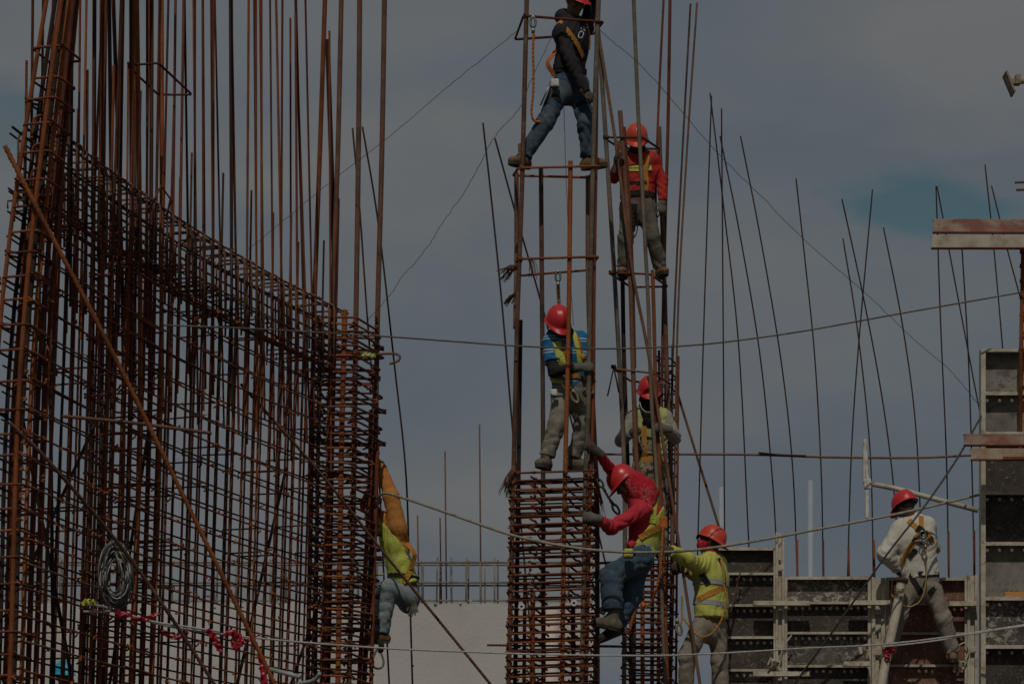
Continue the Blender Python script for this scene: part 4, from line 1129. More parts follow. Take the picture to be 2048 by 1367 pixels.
# rust red steel tube behind the central column
mb = MB(); a = P(1192, 1275, 0.75); mb.tube([Vector((a.x, a.y, 0)), a], 0.028, 12); mb.tube([a - Vector((0, 0, .02)), a + Vector((0, 0, 0.01))], 0.036, 12)
tag(mb.build('steel_tube', simple('red_rust_tube', (0.34, 0.11, 0.05), (0.20, 0.07, 0.035), 0.7, 8), None, True), 'rust red upright tube behind the right edge of the central column', 'tube')
mb = MB(); mb.tube([P(1102, 1215, 5.5), Vector((P(1102, 1215, 5.5).x, 5.5, 0))], 0.085, 14)
tag(mb.build('steel_tube', simple('pink_tube', (0.56, 0.44, 0.38), (0.62, 0.56, 0.50), 0.7, 3), None, True), 'pale pinkish post behind the lower central column', 'tube')
# grey conduit ends at the bottom behind the mesh
mb = MB(); mb.tube(pxs([(540, 1337, 0.5), (600, 1353, 0.3)]), 0.022, 10)
tag(mb.build('conduit', simple('conduit_grey', (0.32, 0.32, 0.31), None, 0.45), None, True), 'grey conduit end behind the mesh at the bottom', 'pipe')
mb = MB(); mb.tube(catmull(pxs([(596, 1366, 0.5), (620, 1362, 0.4), (632, 1356, 0.35), (640, 1345, 0.3)]), 6), 0.02, 10)
tag(mb.build('conduit', MATS['conduit_grey'], None, True), 'curved grey conduit at the bottom edge left of the wall column', 'pipe')
# ------------------------------------------------------------------ implicit surfaces for bodies and clothes
def nvec(v):
    v = np.asarray(v, dtype=float); return v / (np.linalg.norm(v) + 1e-12)

class Cone:
    """tapered limb from a to b, elliptical if flat != 1 (side = wide direction); cut = flat ends; wr = fold depth"""
    def __init__(s, a, b, ra, rb, side=None, flat=1.0, k=0.03, cut=(0, 0), wr=0.0, wenv=(0.2, 1.0, 0.2), wf=60.0, neg=False, seed=0.0):
        s.a = np.array(a, float); s.b = np.array(b, float); s.ra, s.rb = ra, rb
        s.flat = flat; s.k = k; s.cut = cut; s.wr = wr; s.wenv = wenv; s.wf = wf; s.neg = neg; s.seed = seed
        ax = s.b - s.a; s.L = np.linalg.norm(ax); s.ax = ax / max(s.L, 1e-9)
        sd_ = np.array(side, float) if side is not None else (np.array([0, 1., 0]) if abs(s.ax[1]) < .9 else np.array([1., 0, 0]))
        sd_ = sd_ - s.ax * (sd_ @ s.ax); s.s = nvec(sd_); s.w = np.cross(s.ax, s.s)
        r = max(ra, rb) * max(1.0, flat) + wr + k * 1.3
        s.lo = np.minimum(s.a, s.b) - r; s.hi = np.maximum(s.a, s.b) + r
    def d(s, p):
        q = p - s.a
        h = q @ s.ax
        t = np.clip(h / max(s.L, 1e-9), 0, 1)
        r = s.ra + (s.rb - s.ra) * t
        qs = q @ s.s; qw = (q @ s.w) / s.flat; qa = h - t * s.L
        if s.wr:
            e0, e1, e2 = s.wenv
            env = np.where(t < .5, e0 + (e1 - e0) * t * 2, e1 + (e2 - e1) * (t * 2 - 1))
            ang = np.arctan2(qw, qs)
            sd0 = s.seed * 7.3
            ph = h * s.wf * 0.55 + 2.6 * np.sin(ang + sd0) + 1.1 * np.sin(ang * 2 + h * 13 + sd0 * 1.7)
            ph2 = h * s.wf * 0.95 - 2.2 * np.sin(ang + sd0 * 0.6 + 1) + 0.9 * np.sin(ang * 3 - h * 9 + sd0)
            am = 0.55 + 0.45 * np.sin(ang + h * 6 + sd0 * 2.1); am2 = 0.5 + 0.5 * np.sin(ang * 1.0 - h * 8 + sd0 * 3.7)
            f = (1.6 * np.abs(np.sin(ph * .5)) ** 0.8 - 1.0) * am + 0.7 * (1.6 * np.abs(np.sin(ph2 * .5)) - 1.0) * am2
            r = r + s.wr * env * f * 0.8
        dd = np.sqrt(qs * qs + qw * qw + qa * qa) - r
        dd = dd * min(1.0, s.flat)
        if s.cut[0]: dd = np.maximum(dd, -h)
        if s.cut[1]: dd = np.maximum(dd, h - s.L)
        return dd

class Ell:
    def __init__(s, c, radii, axes=None, k=0.03, neg=False, clip=None):
        s.c = np.array(c, float); s.r = np.array(radii, float)
        s.A = np.array(axes, float) if axes is not None else np.eye(3)
        s.k = k; s.neg = neg; s.clip = clip
        m_ = s.r.max() + k * 1.3
        s.lo = s.c - m_; s.hi = s.c + m_
    def d(s, p):
        q = (p - s.c) @ s.A.T
        u = q / s.r
        n0 = np.sqrt((u * u).sum(-1)); n1 = np.sqrt(((u / s.r) ** 2).sum(-1)) + 1e-9
        dd = n0 * (n0 - 1) / n1
        if s.clip is not None:
            dd = np.maximum(dd, (p - np.array(s.clip[0])) @ np.array(s.clip[1]))
        return dd

def iso(prims, vox, cuts=()):
    """surface nets of the blended primitives; cuts = half spaces (point, outward normal) removed at the end"""
    pos = [q for q in prims if not q.neg]
    lo = np.min([q.lo for q in pos], 0) - 2 * vox; hi = np.max([q.hi for q in pos], 0) + 2 * vox
    n = np.ceil((hi - lo) / vox).astype(int) + 1
    fld = np.full(n, 0.25, dtype=np.float32)
    for q in pos + [q for q in prims if q.neg]:
        i0 = np.maximum(((q.lo - lo) / vox).astype(int) - 1, 0); i1 = np.minimum(((q.hi - lo) / vox).astype(int) + 2, n)
        if np.any(i1 <= i0): continue
        ax = [lo[k] + vox * np.arange(i0[k], i1[k]) for k in range(3)]
        G = np.stack(np.meshgrid(*ax, indexing='ij'), -1)
        d = q.d(G).astype(np.float32)
        sl = tuple(slice(a, c) for a, c in zip(i0, i1))
        cur = fld[sl]
        if q.neg: fld[sl] = np.maximum(cur, -d)
        else:
            h = np.clip(0.5 + 0.5 * (cur - d) / q.k, 0, 1)
            fld[sl] = cur * (1 - h) + d * h - q.k * h * (1 - h)
    for (pt, nn) in cuts:
        ax = [lo[k] + vox * np.arange(n[k]) for k in range(3)]
        pl = ((ax[0] - pt[0]) * nn[0])[:, None, None] + ((ax[1] - pt[1]) * nn[1])[None, :, None] + ((ax[2] - pt[2]) * nn[2])[None, None, :]
        fld = np.maximum(fld, pl.astype(np.float32))
    ins = fld < 0
    # cell vertices
    c8 = [ins[i:n[0] - 1 + i, j:n[1] - 1 + j, k:n[2] - 1 + k] for i in (0, 1) for j in (0, 1) for k in (0, 1)]
    cnt = sum(c.astype(np.int8) for c in c8)
    act = (cnt > 0) & (cnt < 8)
    idx = np.full(act.shape, -1, dtype=np.int64)
    cells = np.argwhere(act)
    idx[act] = np.arange(len(cells))
    acc = np.zeros((len(cells), 3)); num = np.zeros(len(cells))
    offs = [(i, j, k) for i in (0, 1) for j in (0, 1) for k in (0, 1)]
    val = {o: fld[cells[:, 0] + o[0], cells[:, 1] + o[1], cells[:, 2] + o[2]] for o in offs}
    for o in offs:
        for a in range(3):
            if o[a] == 0:
                o2 = list(o); o2[a] = 1; o2 = tuple(o2)
                v0, v1 = val[o], val[o2]
                cr = (v0 < 0) != (v1 < 0)
                tt = np.where(cr, v0 / np.where(cr, v0 - v1, 1), 0)
                pt = np.zeros((len(cells), 3)); pt[:] = o; pt[:, a] = tt
                acc[cr] += pt[cr]; num[cr] += 1
    V = lo + vox * (cells + acc / num[:, None])
    Q = []
    for a in range(3):
        b_, c_ = (a + 1) % 3, (a + 2) % 3
        sl0 = [slice(1, n[k] - 1) for k in range(3)]; sl1 = list(sl0)
        sl0[a] = slice(0, n[a] - 1); sl1[a] = slice(1, n[a])
        s0 = ins[tuple(sl0)]; s1 = ins[tuple(sl1)]
        for flip, mask in ((False, s0 & ~s1), (True, ~s0 & s1)):
            e = np.argwhere(mask)
            if not len(e): continue
            base = e.copy(); 
            for k in range(3):
                if k != a: base[:, k] += 1
            def at(db, dc):
                q = base.copy(); q[:, b_] += db; q[:, c_] += dc
                return idx[q[:, 0], q[:, 1], q[:, 2]]
            quad = np.stack([at(-1, -1), at(0, -1), at(0, 0), at(-1, 0)], 1)
            Q.append(quad[:, ::-1] if flip else quad)
    Q = np.concatenate(Q)
    Q = Q[(Q >= 0).all(1)]
    # light smoothing
    for it in range(2 if vox > 0.006 else 1):
        acc = np.zeros_like(V); num = np.zeros(len(V))
        for k in range(4):
            np.add.at(acc, Q[:, k], V[Q[:, (k + 1) % 4]] + V[Q[:, (k + 3) % 4]]); np.add.at(num, Q[:, k], 2)
        V = V * 0.6 + 0.4 * acc / np.maximum(num, 1)[:, None]
    return V, Q

def crease(V, Q, amp, seed):
    """cloth folds: rounded ridges with sharp valleys pushed along the normals"""
    n = np.cross(V[Q[:, 2]] - V[Q[:, 0]], V[Q[:, 3]] - V[Q[:, 1]])
    N = np.zeros_like(V)
    for k in range(4): np.add.at(N, Q[:, k], n)
    N /= np.linalg.norm(N, axis=1)[:, None] + 1e-12
    rs = np.random.RandomState(int(seed * 97) % 100000)
    f = np.zeros(len(V))
    for fr, wt_ in ((26, 0.9), (46, 0.8), (80, 0.3)):
        d1 = nvec(rs.normal(size=3) * (1.1, 0.9, 0.75)); d2 = nvec(rs.normal(size=3)); d3 = nvec(rs.normal(size=3))
        wv = np.sin(fr * (V @ d1) + 1.9 * np.sin(fr * .45 * (V @ d2) + rs.rand() * 6) + rs.rand() * 6)
        env = 0.45 + 0.55 * np.sin(fr * .33 * (V @ d3) + rs.rand() * 6)
        f += wt_ * env * (np.abs(wv) ** 0.75 - 0.6)
    return V + N * (amp * f)[:, None]

# ------------------------------------------------------------------ clothing materials
def fabric(name, col, col2=None, dirt=None, rough=0.9, wscale=5.0, lo=0.38, hi=0.68, stripes=None, sheen=0.0):
    m, t, b = newmat(name)
    co = t.n('ShaderNodeTexCoord').outputs['Object']
    c = col
    base = None
    if col2 is not None:
        base = t.mix(t.ramp(t.noise(co, wscale, 6, 0.6, 0.5), [(lo, 0.0), (hi, 1.0)]), col, col2)
    else:
        base = t.mix(0.0, col, col)
    if stripes:
        base = stripes(t, co, base)
    if dirt is not None:
        base = t.mix(t.ramp(t.noise(co, 9.0, 6, 0.7, 0.3), [(0.54, 0.0), (0.74, 0.75)]), base, dirt)
    fine = t.ramp(t.noise(co, 160.0, 3, 0.6), [(0.3, 0.82), (0.7, 1.1)])
    base = t.mix(1.0, base, fine, 'MULTIPLY')
    lk(t, base, b.inputs['Base Color']); b.inputs['Roughness'].default_value = rough
    b.inputs['Specular IOR Level'].default_value = 0.2
    h = t.math('ADD', t.math('MULTIPLY', t.noise(co, 26.0, 5, 0.6, 0.8), 1.0), t.math('MULTIPLY', t.noise(co, 240.0, 2, 0.5), 0.15))
    bump(t, b, h, 0.5, 0.015)
    return m

M_SKIN = simple('skin_brown', (0.21, 0.105, 0.062), (0.165, 0.08, 0.046), 0.55, 20, spec=0.4)
M_SKIND = simple('skin_dark', (0.10, 0.05, 0.032), (0.08, 0.04, 0.025), 0.6, 20, spec=0.4)
M_NAVY = fabric('navy_knit', (0.020, 0.019, 0.026), (0.040, 0.030, 0.030), None, 0.85)
M_JEAN = fabric('blue_jeans', (0.032, 0.056, 0.09), (0.095, 0.13, 0.155), (0.18, 0.155, 0.10), 0.9)
M_JEAN5 = fabric('bright_jeans', (0.038, 0.068, 0.105), (0.085, 0.125, 0.16), (0.14, 0.14, 0.12), 0.9)
M_JEANP = fabric('pale_jeans', (0.19, 0.24, 0.26), (0.33, 0.36, 0.35), (0.20, 0.18, 0.14), 0.9)
M_OLIVE = fabric('olive_jeans', (0.10, 0.085, 0.058), (0.18, 0.17, 0.14), (0.20, 0.17, 0.12), 0.9)
M_GREYT = fabric('grey_work_trousers', (0.17, 0.15, 0.11), (0.30, 0.28, 0.235), (0.33, 0.29, 0.21), 0.9)
M_TAUPE = fabric('taupe_trousers', (0.25, 0.21, 0.165), (0.32, 0.275, 0.22), None, 0.9)
M_REDS = fabric('red_shirt', (0.45, 0.030, 0.022), (0.50, 0.042, 0.03), None, 0.85)
M_CRIMS = fabric('crimson_shirt', (0.50, 0.030, 0.045), (0.56, 0.045, 0.06), None, 0.85)
M_WHITES = fabric('off_white_shirt', (0.63, 0.59, 0.50), (0.57, 0.525, 0.44), None, 0.85)
M_GREYS = fabric('grey_shirt', (0.30, 0.27, 0.22), (0.40, 0.36, 0.30), None, 0.9)
M_HIVIS = fabric('hi_vis_yellow', (0.47, 0.53, 0.075), (0.54, 0.57, 0.12), None, 0.75)
M_HIVISJ = fabric('hi_vis_jacket', (0.53, 0.53, 0.10), (0.59, 0.57, 0.15), None, 0.75)
M_ORANGE = fabric('orange_cotton', (0.50, 0.20, 0.050), (0.56, 0.245, 0.070), None, 0.85)
M_BLACKC = fabric('black_cloth', (0.012, 0.011, 0.010), (0.03, 0.026, 0.022), None, 0.95)
M_SLEEVE = fabric('black_arm_sleeve', (0.018, 0.016, 0.014), (0.035, 0.03, 0.026), None, 0.8)
M_GLOVE = fabric('grey_glove', (0.12, 0.12, 0.095), (0.17, 0.165, 0.13), (0.07, 0.06, 0.045), 0.85)
M_GLOVED = fabric('dark_glove', (0.075, 0.06, 0.045), (0.12, 0.10, 0.075), None, 0.85)
M_BOOT = fabric('brown_boot', (0.15, 0.085, 0.04), (0.24, 0.15, 0.075), (0.28, 0.23, 0.17), 0.8)
M_BOOTG = fabric('muddy_boot', (0.12, 0.10, 0.07), (0.24, 0.20, 0.14), (0.34, 0.29, 0.20), 0.9)
M_BOOTSH = fabric('shaded_boot', (0.022, 0.02, 0.018), (0.06, 0.055, 0.048), None, 0.8)  # for the far boot of a pair: its shade is put into the colour
M_SOLE = fabric('boot_sole', (0.03, 0.025, 0.02), (0.11, 0.09, 0.065), None, 0.9)
M_STRAP = fabric('orange_webbing', (0.50, 0.235, 0.045), (0.42, 0.18, 0.035), None, 0.8)
M_STRAPO = fabric('red_orange_webbing', (0.50, 0.15, 0.03), (0.40, 0.11, 0.022), None, 0.8)
M_STRAPY = fabric('tan_webbing', (0.50, 0.33, 0.10), (0.42, 0.27, 0.08), None, 0.8)
M_STRAPK = fabric('black_webbing', (0.015, 0.014, 0.012), (0.035, 0.032, 0.028), None, 0.85)
M_REFL = fabric('reflective_tape', (0.36, 0.36, 0.35), (0.44, 0.43, 0.41), None, 0.5)
M_STEEL = simple('buckle_steel', (0.34, 0.33, 0.30), (0.20, 0.18, 0.15), 0.35, 30, metal=0.8)
M_GOLD = simple('zinc_hardware', (0.36, 0.31, 0.20), (0.24, 0.20, 0.12), 0.4, 30, metal=0.6)
M_HAIR = simple('black_hair', (0.012, 0.010, 0.009), None, 0.6)
M_EYE = simple('eye_dark', (0.03, 0.025, 0.02), None, 0.2)
def helmet_mat(name, c1, c2):
    m, t, b = newmat(name)
    co = t.n('ShaderNodeTexCoord').outputs['Object']
    f_ = t.ramp(t.noise(co, 14, 6, 0.65), [(0.45, 0.0), (0.75, 0.5)])
    sc_ = t.ramp(t.noise(t.map(co, (1, 1, 6)), 60, 4, 0.7), [(0.66, 0.0), (0.72, 0.35)])
    col = t.mix(sc_, t.mix(f_, c1, c2), (0.55, 0.35, 0.30))
    lk(t, col, b.inputs['Base Color'])
    b.inputs['Roughness'].default_value = 0.34; b.inputs['Specular IOR Level'].default_value = 0.5
    lk(t, t.ramp(t.noise(co, 9, 5, 0.6), [(0.3, 0.28), (0.7, 0.48)]), b.inputs['Roughness'])
    bump(t, b, t.noise(co, 40, 4, 0.6), 0.05, 0.003)
    return m
M_HELR = helmet_mat('helmet_red', (0.56, 0.028, 0.030), (0.44, 0.02, 0.022))
M_HELO = helmet_mat('helmet_orange_red', (0.60, 0.065, 0.030), (0.48, 0.045, 0.022))
M_HELB = helmet_mat('helmet_blue', (0.02, 0.36, 0.52), (0.015, 0.28, 0.42))

def stripes_blue(t, co, base):
    sep = t.n('ShaderNodeSeparateXYZ', inp={'Vector': co})
    z = t.math('ADD', sep.outputs[2], t.math('MULTIPLY', t.noise(co, 5, 2, 0.5), 0.03))
    def band(per, off, wdt):
        fr = t.math('FRACT', t.math('MULTIPLY', t.math('ADD', z, off), 1 / per))
        return t.math('LESS_THAN', t.math('ABSOLUTE', t.math('SUBTRACT', fr, 0.5)), wdt)
    w1 = t.math('MAXIMUM', band(0.125, 0.0, 0.045), band(0.125, 0.026, 0.03))
    return t.mix(w1, base, (0.52, 0.58, 0.58))
M_BLUES = fabric('striped_blue_shirt', (0.012, 0.135, 0.29), (0.018, 0.16, 0.33), None, 0.85, stripes=stripes_blue)
def paisley(t, co, base):
    v = t.n('ShaderNodeTexVoronoi', feature='F1'); v.inputs['Scale'].default_value = 26
    lk(t, co, v.inputs['Vector'])
    dots = t.math('LESS_THAN', v.outputs['Distance'], 0.16)
    v2 = t.n('ShaderNodeTexVoronoi', feature='DISTANCE_TO_EDGE'); v2.inputs['Scale'].default_value = 15
    nz = t.n('ShaderNodeTexNoise'); nz.inputs['Scale'].default_value = 14; lk(t, co, nz.inputs['Vector'])
    ad = t.n('ShaderNodeVectorMath', operation='MULTIPLY_ADD'); lk(t, nz.outputs['Color'], ad.inputs[0]); ad.inputs[1].default_value = (0.09, 0.09, 0.09); lk(t, co, ad.inputs[2])
    lk(t, ad.outputs[0], v2.inputs['Vector'])
    ln = t.math('LESS_THAN', t.math('ABSOLUTE', t.math('SUBTRACT', v2.outputs['Distance'], 0.10)), 0.028)
    zone = t.ramp(t.noise(t.map(co, (1, 1, 1), (0, 0, 0.37)), 5.0, 1, 0.4), [(0.46, 0.0), (0.50, 1.0)])
    pat = t.math('MAXIMUM', t.math('MULTIPLY', ln, zone), t.math('MULTIPLY', dots, t.math('SUBTRACT', 1.0, zone)))
    return t.mix(t.math('MULTIPLY', pat, 0.42), base, (0.60, 0.40, 0.38))
M_BANDANA = fabric('paisley_bandana', (0.42, 0.012, 0.022), (0.48, 0.02, 0.03), None, 0.85, stripes=paisley)
def camo(t, co, base):
    a = t.ramp(t.noise(co, 11, 3, 0.5, 1.0), [(0.45, 0.0), (0.48, 1.0)])
    c = t.ramp(t.noise(t.map(co, (1, 1, 1), (3, 1, 2)), 15, 3, 0.5, 1.0), [(0.55, 0.0), (0.58, 1.0)])
    return t.mix(c, t.mix(a, base, (0.22, 0.17, 0.12)), (0.05, 0.045, 0.035))
M_CAMO = fabric('camouflage_cloth', (0.30, 0.25, 0.18), (0.26, 0.21, 0.15), None, 0.9, stripes=camo)

# ------------------------------------------------------------------ body builder
def v3(v): return np.array(tuple(v), float)

class Person:
    def __init__(self, label, y0, joints, name='person'):
        self.J = {k: v3(P(q[0], q[1], y0 + (q[2] if len(q) > 2 else 0.0))) for k, q in joints.items()}
        self.y0 = y0
        fz = min(self.J['ank_a'][2], self.J['ank_b'][2]) - 0.1
        self.root = thing(name, label, 'person', (self.J['pel'][0], y0, fz))
        self.bv = {}
        self.seed = rng.random() * 10
    def mesh(self, name, prims, vox, mat, cuts=(), keep=None, parent=None, fold=None):
        V, Q = iso(prims, vox, cuts)
        if fold is None: fold = 0.0 if name in ('body', 'hair', 'glove', 'boot', 'eye') else 0.0135
        if fold: V = crease(V, Q, fold, self.seed + len(name))
        o = link(name, mk_np(name, V, Q, mat, True), parent or self.root)
        if keep: self.bv[keep] = BVHTree.FromPolygons([tuple(v) for v in V], [tuple(int(i) for i in q) for q in Q])
        return o
    # -- garment primitives
    def torso(self, g=0.0, wr=0.007, low='pel', hem=0.05, ks=1.0, cutlow=True, seed=0):
        J = self.J
        side = nvec(J['sh_b'] - J['sh_a'])
        up = nvec(J['neck'] - J['pel'])
        che = J['neck'] * 0.62 + J['pel'] * 0.38
        wai = J['neck'] * 0.22 + J['pel'] * 0.78
        if 'chest' in J: che = J['chest']
        sw = ks
        pr = [Cone(che, J['neck'] - up * 0.05, (0.158 + g) * sw, 0.105 + g, side, 0.70, 0.05, (0, 0), wr * .6, (1, .6, .3), 45, seed=self.seed + 1),
              Cone(wai, che, (0.146 + g) * sw, (0.162 + g) * sw, side, 0.72, 0.06, (0, 0), wr, (1.2, 1, .5), 50, seed=self.seed + 2),
              Cone(J['pel'] - up * hem, wai, (0.160 + g) * sw, (0.148 + g) * sw, side, 0.76, 0.05, (1 if cutlow else 0, 0), wr * 1.2, (1.0, 1.2, 1), 55, seed=self.seed + 3)]
        for s in ('a', 'b'):
            pr.append(Cone(J['neck'] - up * 0.07, J['sh_' + s], 0.072 + g, 0.070 + g, None, 1, 0.05))
        return pr
    def arm(self, s, g=0.0, wr=0.006, to=1.0, r=(0.062, 0.049, 0.037), seed=0):
        J = self.J
        pr = [Cone(J['sh_' + s], J['el_' + s], r[0] + g, r[1] + g, None, 1, 0.035, (0, 0), wr, (.4, .6, 1.3), 62, seed=self.seed + seed)]
        e = J['el_' + s] * (1 - to) + J['wr_' + s] * to
        pr.append(Cone(J['el_' + s], e, r[1] + g, (r[1] + (r[2] - r[1]) * to) + g, None, 1, 0.03, (0, 1), wr, (1.3, .8, .8), 66, seed=self.seed + seed + 2))
        return pr
    def legs(self, g=0.0, wr=0.008, r=(0.090, 0.072, 0.064), to=(1.0, 1.0), hipw=0.160):
        J = self.J
        side = nvec(J['hip_b'] - J['hip_a']); up = nvec(J['neck'] - J['pel'])
        mid = (J['hip_a'] + J['hip_b']) / 2
        pr = [Cone(mid - up * 0.02, J['pel'] + up * 0.045, hipw + g, hipw - 0.012 + g, side, 0.74, 0.05, (0, 1), wr * .6, (1, .6, .3), 50, seed=self.seed)]
        for i, s in enumerate('ab'):
            k_, a_ = J['knee_' + s], J['ank_' + s]
            e = k_ * (1 - to[i]) + a_ * to[i]
            pr.append(Cone(J['hip_' + s], k_, r[0] + g, r[1] + g, None, 1, 0.045, (0, 0), wr, (.7, .5, 1.2), 48, seed=self.seed + 4 + i))
            pr.append(Cone(k_, e, r[1] + g, r[2] + g, None, 1, 0.03, (0, 1), wr, (1.1, .5, 1.5), 56, seed=self.seed + 7 + i))
        return pr
    # -- whole body under the clothes, one continuous mesh
    def body(self, mat, fwd, up, hand=True):
        J = self.J
        self.fwd = nvec(fwd); up = np.array(up, float); self.hup = nvec(up - self.fwd * (up @ self.fwd)); self.hs = np.cross(self.fwd, self.hup)
        f_, u_, s_ = self.fwd, self.hup, self.hs
        h = J['head']
        A = np.stack([s_, f_, u_])
        pr = self.torso(-0.022, 0.0, hem=0.02, cutlow=False)
        for s in 'ab': pr += self.arm(s, -0.014, 0)
        pr += self.legs(-0.02, 0.0)
        pr.append(Cone(J['neck'] - u_ * 0.03, h - u_ * 0.06 - f_ * 0.01, 0.062, 0.055, None, 1, 0.03))
        pr.append(Ell(h + u_ * 0.02 - f_ * 0.008, (0.076, 0.096, 0.098), A, 0.02))
        pr.append(Ell(h - u_ * 0.055 + f_ * 0.028, (0.056, 0.064, 0.062), A, 0.03))      # jaw
        pr.append(Ell(h - u_ * 0.098 + f_ * 0.062, (0.026, 0.024, 0.022), A, 0.025))     # chin
        pr.append(Cone(h + u_ * 0.012 + f_ * 0.088, h - u_ * 0.03 + f_ * 0.108, 0.011, 0.017, None, 1, 0.014))  # nose
        pr.append(Ell(h - u_ * 0.060 + f_ * 0.088, (0.026, 0.012, 0.012), A, 0.012))     # lips
        for q in (-1, 1):
            pr.append(Ell(h + s_ * 0.078 * q - u_ * 0.008 - f_ * 0.008, (0.012, 0.022, 0.033), A, 0.008))  # ears
            pr.append(Ell(h + s_ * 0.034 * q + u_ * 0.024 + f_ * 0.082, (0.026, 0.014, 0.010), A, 0.014))  # brow
            pr.append(Ell(h + s_ * 0.046 * q - u_ * 0.028 + f_ * 0.068, (0.022, 0.022, 0.022), A, 0.02))   # cheek
        pr.append(Ell(h - u_ * 0.061 + f_ * 0.103, (0.024, 0.010, 0.0035), A, 0.004, True))   # mouth
        for q in (-1, 1): pr.append(Ell(h + s_ * 0.033 * q + u_ * 0.004 + f_ * 0.101, (0.017, 0.014, 0.009), A, 0.006, True))
        o = self.mesh('body', pr, 0.010, mat)
        for q in (-1, 1):
            c = h + s_ * 0.033 * q + u_ * 0.004 + f_ * 0.083
            V, Q = iso([Ell(c, (0.013, 0.011, 0.009), A, 0.003)], 0.004)
            link('eye', mk_np('eye', V, Q, M_EYE), o)
        # hair cap
        self.mesh('hair', [Ell(h + u_ * 0.025 - f_ * 0.014, (0.083, 0.098, 0.100), A, 0.02, False)] , 0.012, M_HAIR, cuts=[(tuple(h + f_ * 0.035 + u_ * 0.0), tuple(f_ * 0.9 - u_ * 0.55)), (tuple(h - u_ * 0.045), tuple(-u_))])
        return o
    def helmet(self, mat, tilt=0.0, inner=True, flip=False):
        """shell with crown ridges, rim and front peak"""
        f_, u_, s_ = self.fwd, self.hup, self.hs
        c = self.J['head'] + u_ * 0.035
        if flip: f_ = -f_; s_ = -s_
        if tilt:
            Rm = np.array(Matrix.Rotation(tilt, 3, Vector(s_)))
            f_ = Rm @ f_; u_ = Rm @ u_
        nt, ne = 44, 14
        V = []
        def shell(r_in):
            out = []
            for e in range(ne + 1):
                el = math.pi / 2 * (1 - e / ne)
                for k in range(nt):
                    a = 2 * math.pi * k / nt
                    ca, sa = math.cos(a), math.sin(a)     # ca = forward
                    rx = 0.112 - r_in; ry = 0.142 - r_in; rz = 0.142 - r_in
                    ce, se = math.cos(el) ** 0.86, math.sin(el) ** 0.95 if el > 0 else 0
                    x, y, z = rx * sa * ce, ry * ca * ce, rz * se
                    if not r_in:
                        ridge = 0.007 * math.exp(-(x / 0.016) ** 2) * min(1, ce * 2.5) + 0.0045 * (math.exp(-((abs(x) - 0.046) / 0.012) ** 2)) * (1 if z > 0.045 else 0)
                        z += ridge * se; y += ridge * ca * 0.4
                    out.append((x, y, z))
            return out
        outer = shell(0.0)
        V += outer
        rows = ne + 1
        # rim: goes out, further at the front, then back under
        def rimrow(extra, dz, front):
            for k in range(nt):
                a = 2 * math.pi * k / nt; ca, sa = math.cos(a), math.sin(a)
                fr = max(0.0, ca) ** 1.6
                V.append(((0.112 + extra) * sa, (0.142 + extra + front * fr) * ca, dz - 0.020 * fr * (front / 0.05) - 0.004 * max(0, -ca)))
        rimrow(0.004, -0.006, 0.006); rimrow(0.013, -0.012, 0.040); rimrow(0.015, -0.016, 0.050); rimrow(0.010, -0.018, 0.046); rimrow(-0.004, -0.008, 0.0)
        inn = shell(0.007)
        rows += 5
        for e in range(ne, -1, -1): V += inn[e * nt:(e + 1) * nt]
        rows += ne + 1
        Fc = []
        for r_ in range(rows - 1):
            for k in range(nt):
                k2 = (k + 1) % nt
                Fc.append((r_ * nt + k, r_ * nt + k2, (r_ + 1) * nt + k2, (r_ + 1) * nt + k))
        M = np.stack([s_, f_, u_], 1)
        VV = np.array(V) @ M.T + c
        hm = link('helmet', mk('helmet', VV, Fc, mat, True), self.root)
        if inner:
            band = []
            for k in range(28):
                a = 2 * math.pi * k / 28
                band.append(tuple(M @ np.array([0.094 * math.sin(a), 0.118 * math.cos(a), -0.012 - 0.02 * max(0, -math.cos(a))]) + c))
            v_, f2 = sweep(band, 0.012, 6, True, 0.35)
            link('headband', mk('headband', v_, f2, M_STRAPK, True), hm)
            kn = M @ np.array([0, -0.132, -0.035]) + c
            v_, f2 = sweep([Vector(kn), Vector(kn - f_ * 0.022)], 0.021, 10)
            link('ratchet_knob', mk('ratchet_knob', v_, f2, M_STRAPK), hm)
        return hm
    # -- hands
    def hand_prims(self, wrist, d, n, thumb=1, curl=0.4, g=0.0, cuff=0.07, sc=1.0, spread=0.0):
        d = nvec(d); n = np.array(n, float); n = nvec(n - d * (n @ d)); s = np.cross(d, n) * thumb
        w_ = np.array(wrist, float)
        r0 = 0.0092 * sc + g
        pr = [Cone(w_, w_ + d * 0.075 * sc, 0.032 * sc + g, 0.044 * sc + g, s, 0.46, 0.012),
              Cone(w_ - d * cuff, w_ + d * 0.012, 0.037 * sc + g, 0.032 * sc + g, s, 0.85, 0.015, (1, 0), 0.003, (1, 1, 1), 90)]
        L = (0.070, 0.078, 0.072, 0.056)
        for i in range(4):
            o = (0.034, 0.0115, -0.0115, -0.033)[i] * sc
            p = w_ + d * (0.082 - abs(i - 1.2) * 0.005) * sc + s * o
            ang = 0.0; dd = nvec(d + s * spread * (1.5 - i) * 0.3)
            for j, fr in enumerate((0.44, 0.31, 0.25)):
                ang += curl * (0.95, 1.35, 0.8)[j] * (1 + 0.08 * (i - 1))
                dr = dd * math.cos(ang) + n * math.sin(ang)
                q = p + dr * L[i] * fr * sc
                pr.append(Cone(p, q, r0 * (1 - .06 * j), r0 * (0.96 - .08 * j), None, 1, 0.0022))
                p = q
        p = w_ + d * 0.022 * sc + s * 0.030 * sc + n * 0.006
        d1 = nvec(d * 0.75 + s * (0.75 - 0.4 * curl) + n * 0.55 * curl); q = p + d1 * 0.042 * sc
        pr.append(Cone(p, q, r0 * 1.35, r0 * 1.15, None, 1, 0.010))
